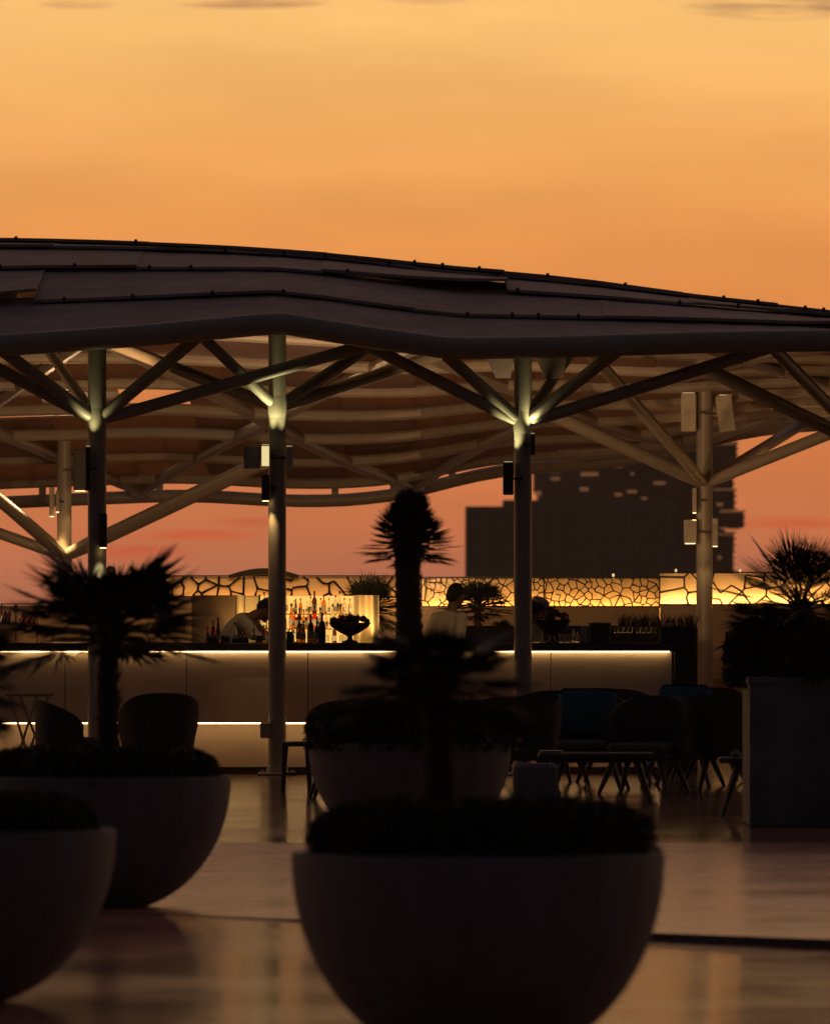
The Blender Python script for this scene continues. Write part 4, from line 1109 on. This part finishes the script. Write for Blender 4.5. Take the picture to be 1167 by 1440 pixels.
armchair(990, 81.5, .72, .90, R(5), 'dark armchair in the rear row near the base of the rear right column')
def low_table(x, d, w, dep, h, label, rz=0):
    t = thing('low_table', (X(x, d), d, 0), label, 'table', 'low wooden terrace tables', rz=rz)
    mb = MB(); mb.rbox(Vector((0, 0, h-.022)), Vector((w/2, dep/2, .022)), Matrix.Identity(3), .012); part(mb, 'tabletop', M['darkwood'], t, world=False)
    mb = MB(); mb.rbox(Vector((0, 0, h-.065)), Vector((w/2-.1, dep/2-.08, .018)), Matrix.Identity(3), .004); part(mb, 'apron', M['darkwood'], t, world=False)
    legs(None, t, [((sx*(w/2-.16), sy*(dep/2-.1), h-.05), (sx*(w/2-.03), sy*(dep/2-.03), 0)) for sx in (-1, 1) for sy in (-1, 1)], .032, .018)
low_table(838, 72.0, .98, .6, .43, 'long low dark table with splayed legs behind the nearest shrub')
low_table(1045, 67.4, .40, .40, .47, 'small dark side table tucked against the tall square planter')
t = thing('stool', (X(417, 77), 77, 0), 'small dark stool beside the column base and the shrub planter', 'stool')
mb = MB(); mb.rbox(Vector((X(417, 77), 77, .425)), Vector((.128, .128, .022)), Matrix.Identity(3), .012); part(mb, 'seat', M['darkwood'], t)
for sx in (-1, 1):
    for sy in (-1, 1):
        mb = MB(); c = Vector((X(417, 77), 77, 0)); mb.tube([c+Vector((sx*.10, sy*.10, .41)), c+Vector((sx*.122, sy*.122, 0))], [.028, .02], 10); part(mb, 'leg', M['darkwood'], t)
mb = MB(); c = Vector((X(417, 77), 77, 0)); mb.box(c+Vector((-.11, -.115, .15)), c+Vector((.11, -.10, .17))); part(mb, 'stretcher', M['darkwood'], t)
# white-grey ottoman cube
d = 71; mb = MB(); mb.box((X(722, d), d, .02), (X(785, d), d+.4, Zp(1074, d)), .03); c = (X(753, d), d, 0)
o = thing('ottoman', c, 'grey block ottoman left of the low table', 'ottoman'); part(mb, 'upholstery', M['planterbox'], o)
mb = MB(); mb.box((X(726, d), d+.03, 0), (X(781, d), d+.37, .02)); part(mb, 'base', M['darkmetal'], o)
# small things on tables
mb = MB(); d = 67.4; mb.lathe([(.03, .47), (.05, .49), (.045, .50), (.012, .53), (.018, .545)], (X(1034, d), d, 0), 16)
tag(mb.build('candle_holder', M['planterbox'], loc=(X(1034, d), d, .47)), 'small candle holder on the side table by the square planter', 'candle holder')
mb = MB(); d = 72; mb.lathe([(.07, .43), (.11, .445), (.10, .45), (.02, .442)], (X(775, d), d, 0), 24)
tag(mb.build('ashtray', M['steelplate'], loc=(X(775, d), d, .43)), 'shallow round dish on the left end of the long low table', 'dish')
# folding tray stand
d = 80; t = thing('tray_stand', (X(40, d), d, 0), 'folding tray stand with pale crossed legs at far left', 'tray stand')
zt_ = Zp(979, d)
for yy in (0, .4):
    for (xa, xb) in ((14, 52), (52, 14), (26, 72), (66, 24)):
        if yy == 0 and xa in (26, 66): continue
        if yy == .4 and xa in (14, 52): continue
        mb = MB(); mb.tube([(X(xa, d), d+yy, zt_), (X(xb, d), d+yy+.03*(1 if xa < xb else -1), 0)], .012, 8); part(mb, 'leg', M['lightwood'], t)
mb = MB()
mb.box((X(8, d), d-.02, zt_), (X(72, d), d+.0, zt_+.022), .003); mb.box((X(12, d), d+.4, zt_), (X(74, d), d+.42, zt_+.022), .003)
part(mb, 'top_rail', M['lightwood'], t)
mb = MB()
for x in (14, 30, 48, 64): mb.box((X(x, d), d+.0, zt_+.003), (X(x+4, d), d+.4, zt_+.007))
part(mb, 'strap', M['darkwood'], t)

# ------------------------------------------------------------------ far buildings
BDp = 1500.0; sc = F/BDp
def fb(mb, x0, x1, y0, y1, dd=0, dep=20):
    a = P(x0, y1, BDp); b_ = P(x1, y0, BDp); mb.box((a.x, BDp+dd, max(-.6, a.z)), (b_.x, BDp+dd+dep, b_.z))
t = thing('slab_tower', (X(800, BDp), BDp, -.6), 'dark grey slab hotel block with faint window columns behind the terrace', 'building')
mb = MB(); fb(mb, 655, 958, 712, 900, 0, 25); fb(mb, 708, 952, 703, 712, 2, 20); part(mb, 'wall', M['facade'], t, smooth=0)
mb = MB()
for k in range(33):
    x = 660+k*9.1; 
    for r_ in range(12):
        y = 719+r_*8.2; fb(mb, x, x+5, y, y+4.5, -.25, .2)
part(mb, 'window', M['glassdark'], t, smooth=0)
mb = MB()
for k in range(6): fb(mb, 676+k*52, 680+k*52, 712, 900, -.7, .4)
part(mb, 'pier', M['facade2'], t, smooth=0)
BDp = 1540.0
t = thing('stepped_tower', (X(900, BDp), BDp, -.6), 'tall tower of stacked offset blocks with lit balconies behind the canopy', 'building')
random.seed(31)
mb = MB()
blocks = [(790, 1018, 655, 900), (752, 800, 664, 690), (758, 830, 690, 720), (795, 990, 625, 660), (870, 1028, 600, 700), (1005, 1035, 622, 662), (1000, 1030, 662, 690), (1000, 1033, 688, 716), (1005, 1045, 718, 742), (1003, 1032, 748, 775), (1003, 1031, 775, 812), (960, 1026, 560, 640), (770, 1000, 700, 900)]
for b_ in blocks: fb(mb, *b_, dd=random.uniform(-3, 3), dep=30)
part(mb, 'block', M['facade'], t, smooth=0)
mb = MB()
for (x0, x1, y0, y1) in blocks[3:]:
    for y in range(int(y0), min(int(y1), 812), 9): fb(mb, x0-1, x1+1.5, y, y+1.8, -6, 5)
part(mb, 'balcony_slab', M['facade2'], t, smooth=0)
lit = [(random.uniform(0, 1)*0+a_, a_+random.uniform(3, 8), b_, b_+random.uniform(1.5, 3.5)) for a_, b_ in [(random.uniform(800, 990), random.uniform(632, 712)) for _ in range(4)]] + [(815, 840, 665, 670), (814, 826, 686, 691), (863, 873, 694, 698), (880, 894, 690, 694), (917, 934, 678, 682), (774, 786, 672, 676), (752, 760, 691, 698), (1002, 1030, 623, 626), (1002, 1030, 688, 690), (1010, 1043, 718, 721), (1010, 1022, 742, 745), (1005, 1028, 751, 753), (1007, 1012, 782, 787), (862, 874, 655, 658), (1005, 1014, 708, 712), (900, 908, 700, 703)]
for q, (x0, x1, y0, y1) in enumerate(lit):
    m_ = MB(); fb(m_, x0, x1, y0, y1, -6.6, .4); part(m_, 'lit_window', M['winlit'], t, smooth=0)

hz = MB(); hz.box((-1450, -550, -1.6), (1450, 3050, 75)); hzo = hz.build('haze', M['hill'], smooth=0)
hm_ = bpy.data.materials.new('evening_haze'); hm_.use_nodes = True; nt = hm_.node_tree; nt.nodes.clear()
pv = nt.nodes.new('ShaderNodeVolumePrincipled'); pv.inputs['Color'].default_value = (.95, .88, .84, 1); pv.inputs['Density'].default_value = .00011; pv.inputs['Anisotropy'].default_value = .35
om = nt.nodes.new('ShaderNodeOutputMaterial'); nt.links.new(pv.outputs[0], om.inputs['Volume'])
hzo.data.materials.clear(); hzo.data.materials.append(hm_); hzo['kind'] = 'stuff'
# ------------------------------------------------------------------ render settings
scene.view_settings.view_transform = 'Standard'; scene.view_settings.look = 'None'; scene.view_settings.exposure = 0; scene.view_settings.gamma = 1
scene.render.engine = 'CYCLES'
scene.cycles.max_bounces = 8; scene.cycles.transparent_max_bounces = 8
scene.cycles.sample_clamp_indirect = 3
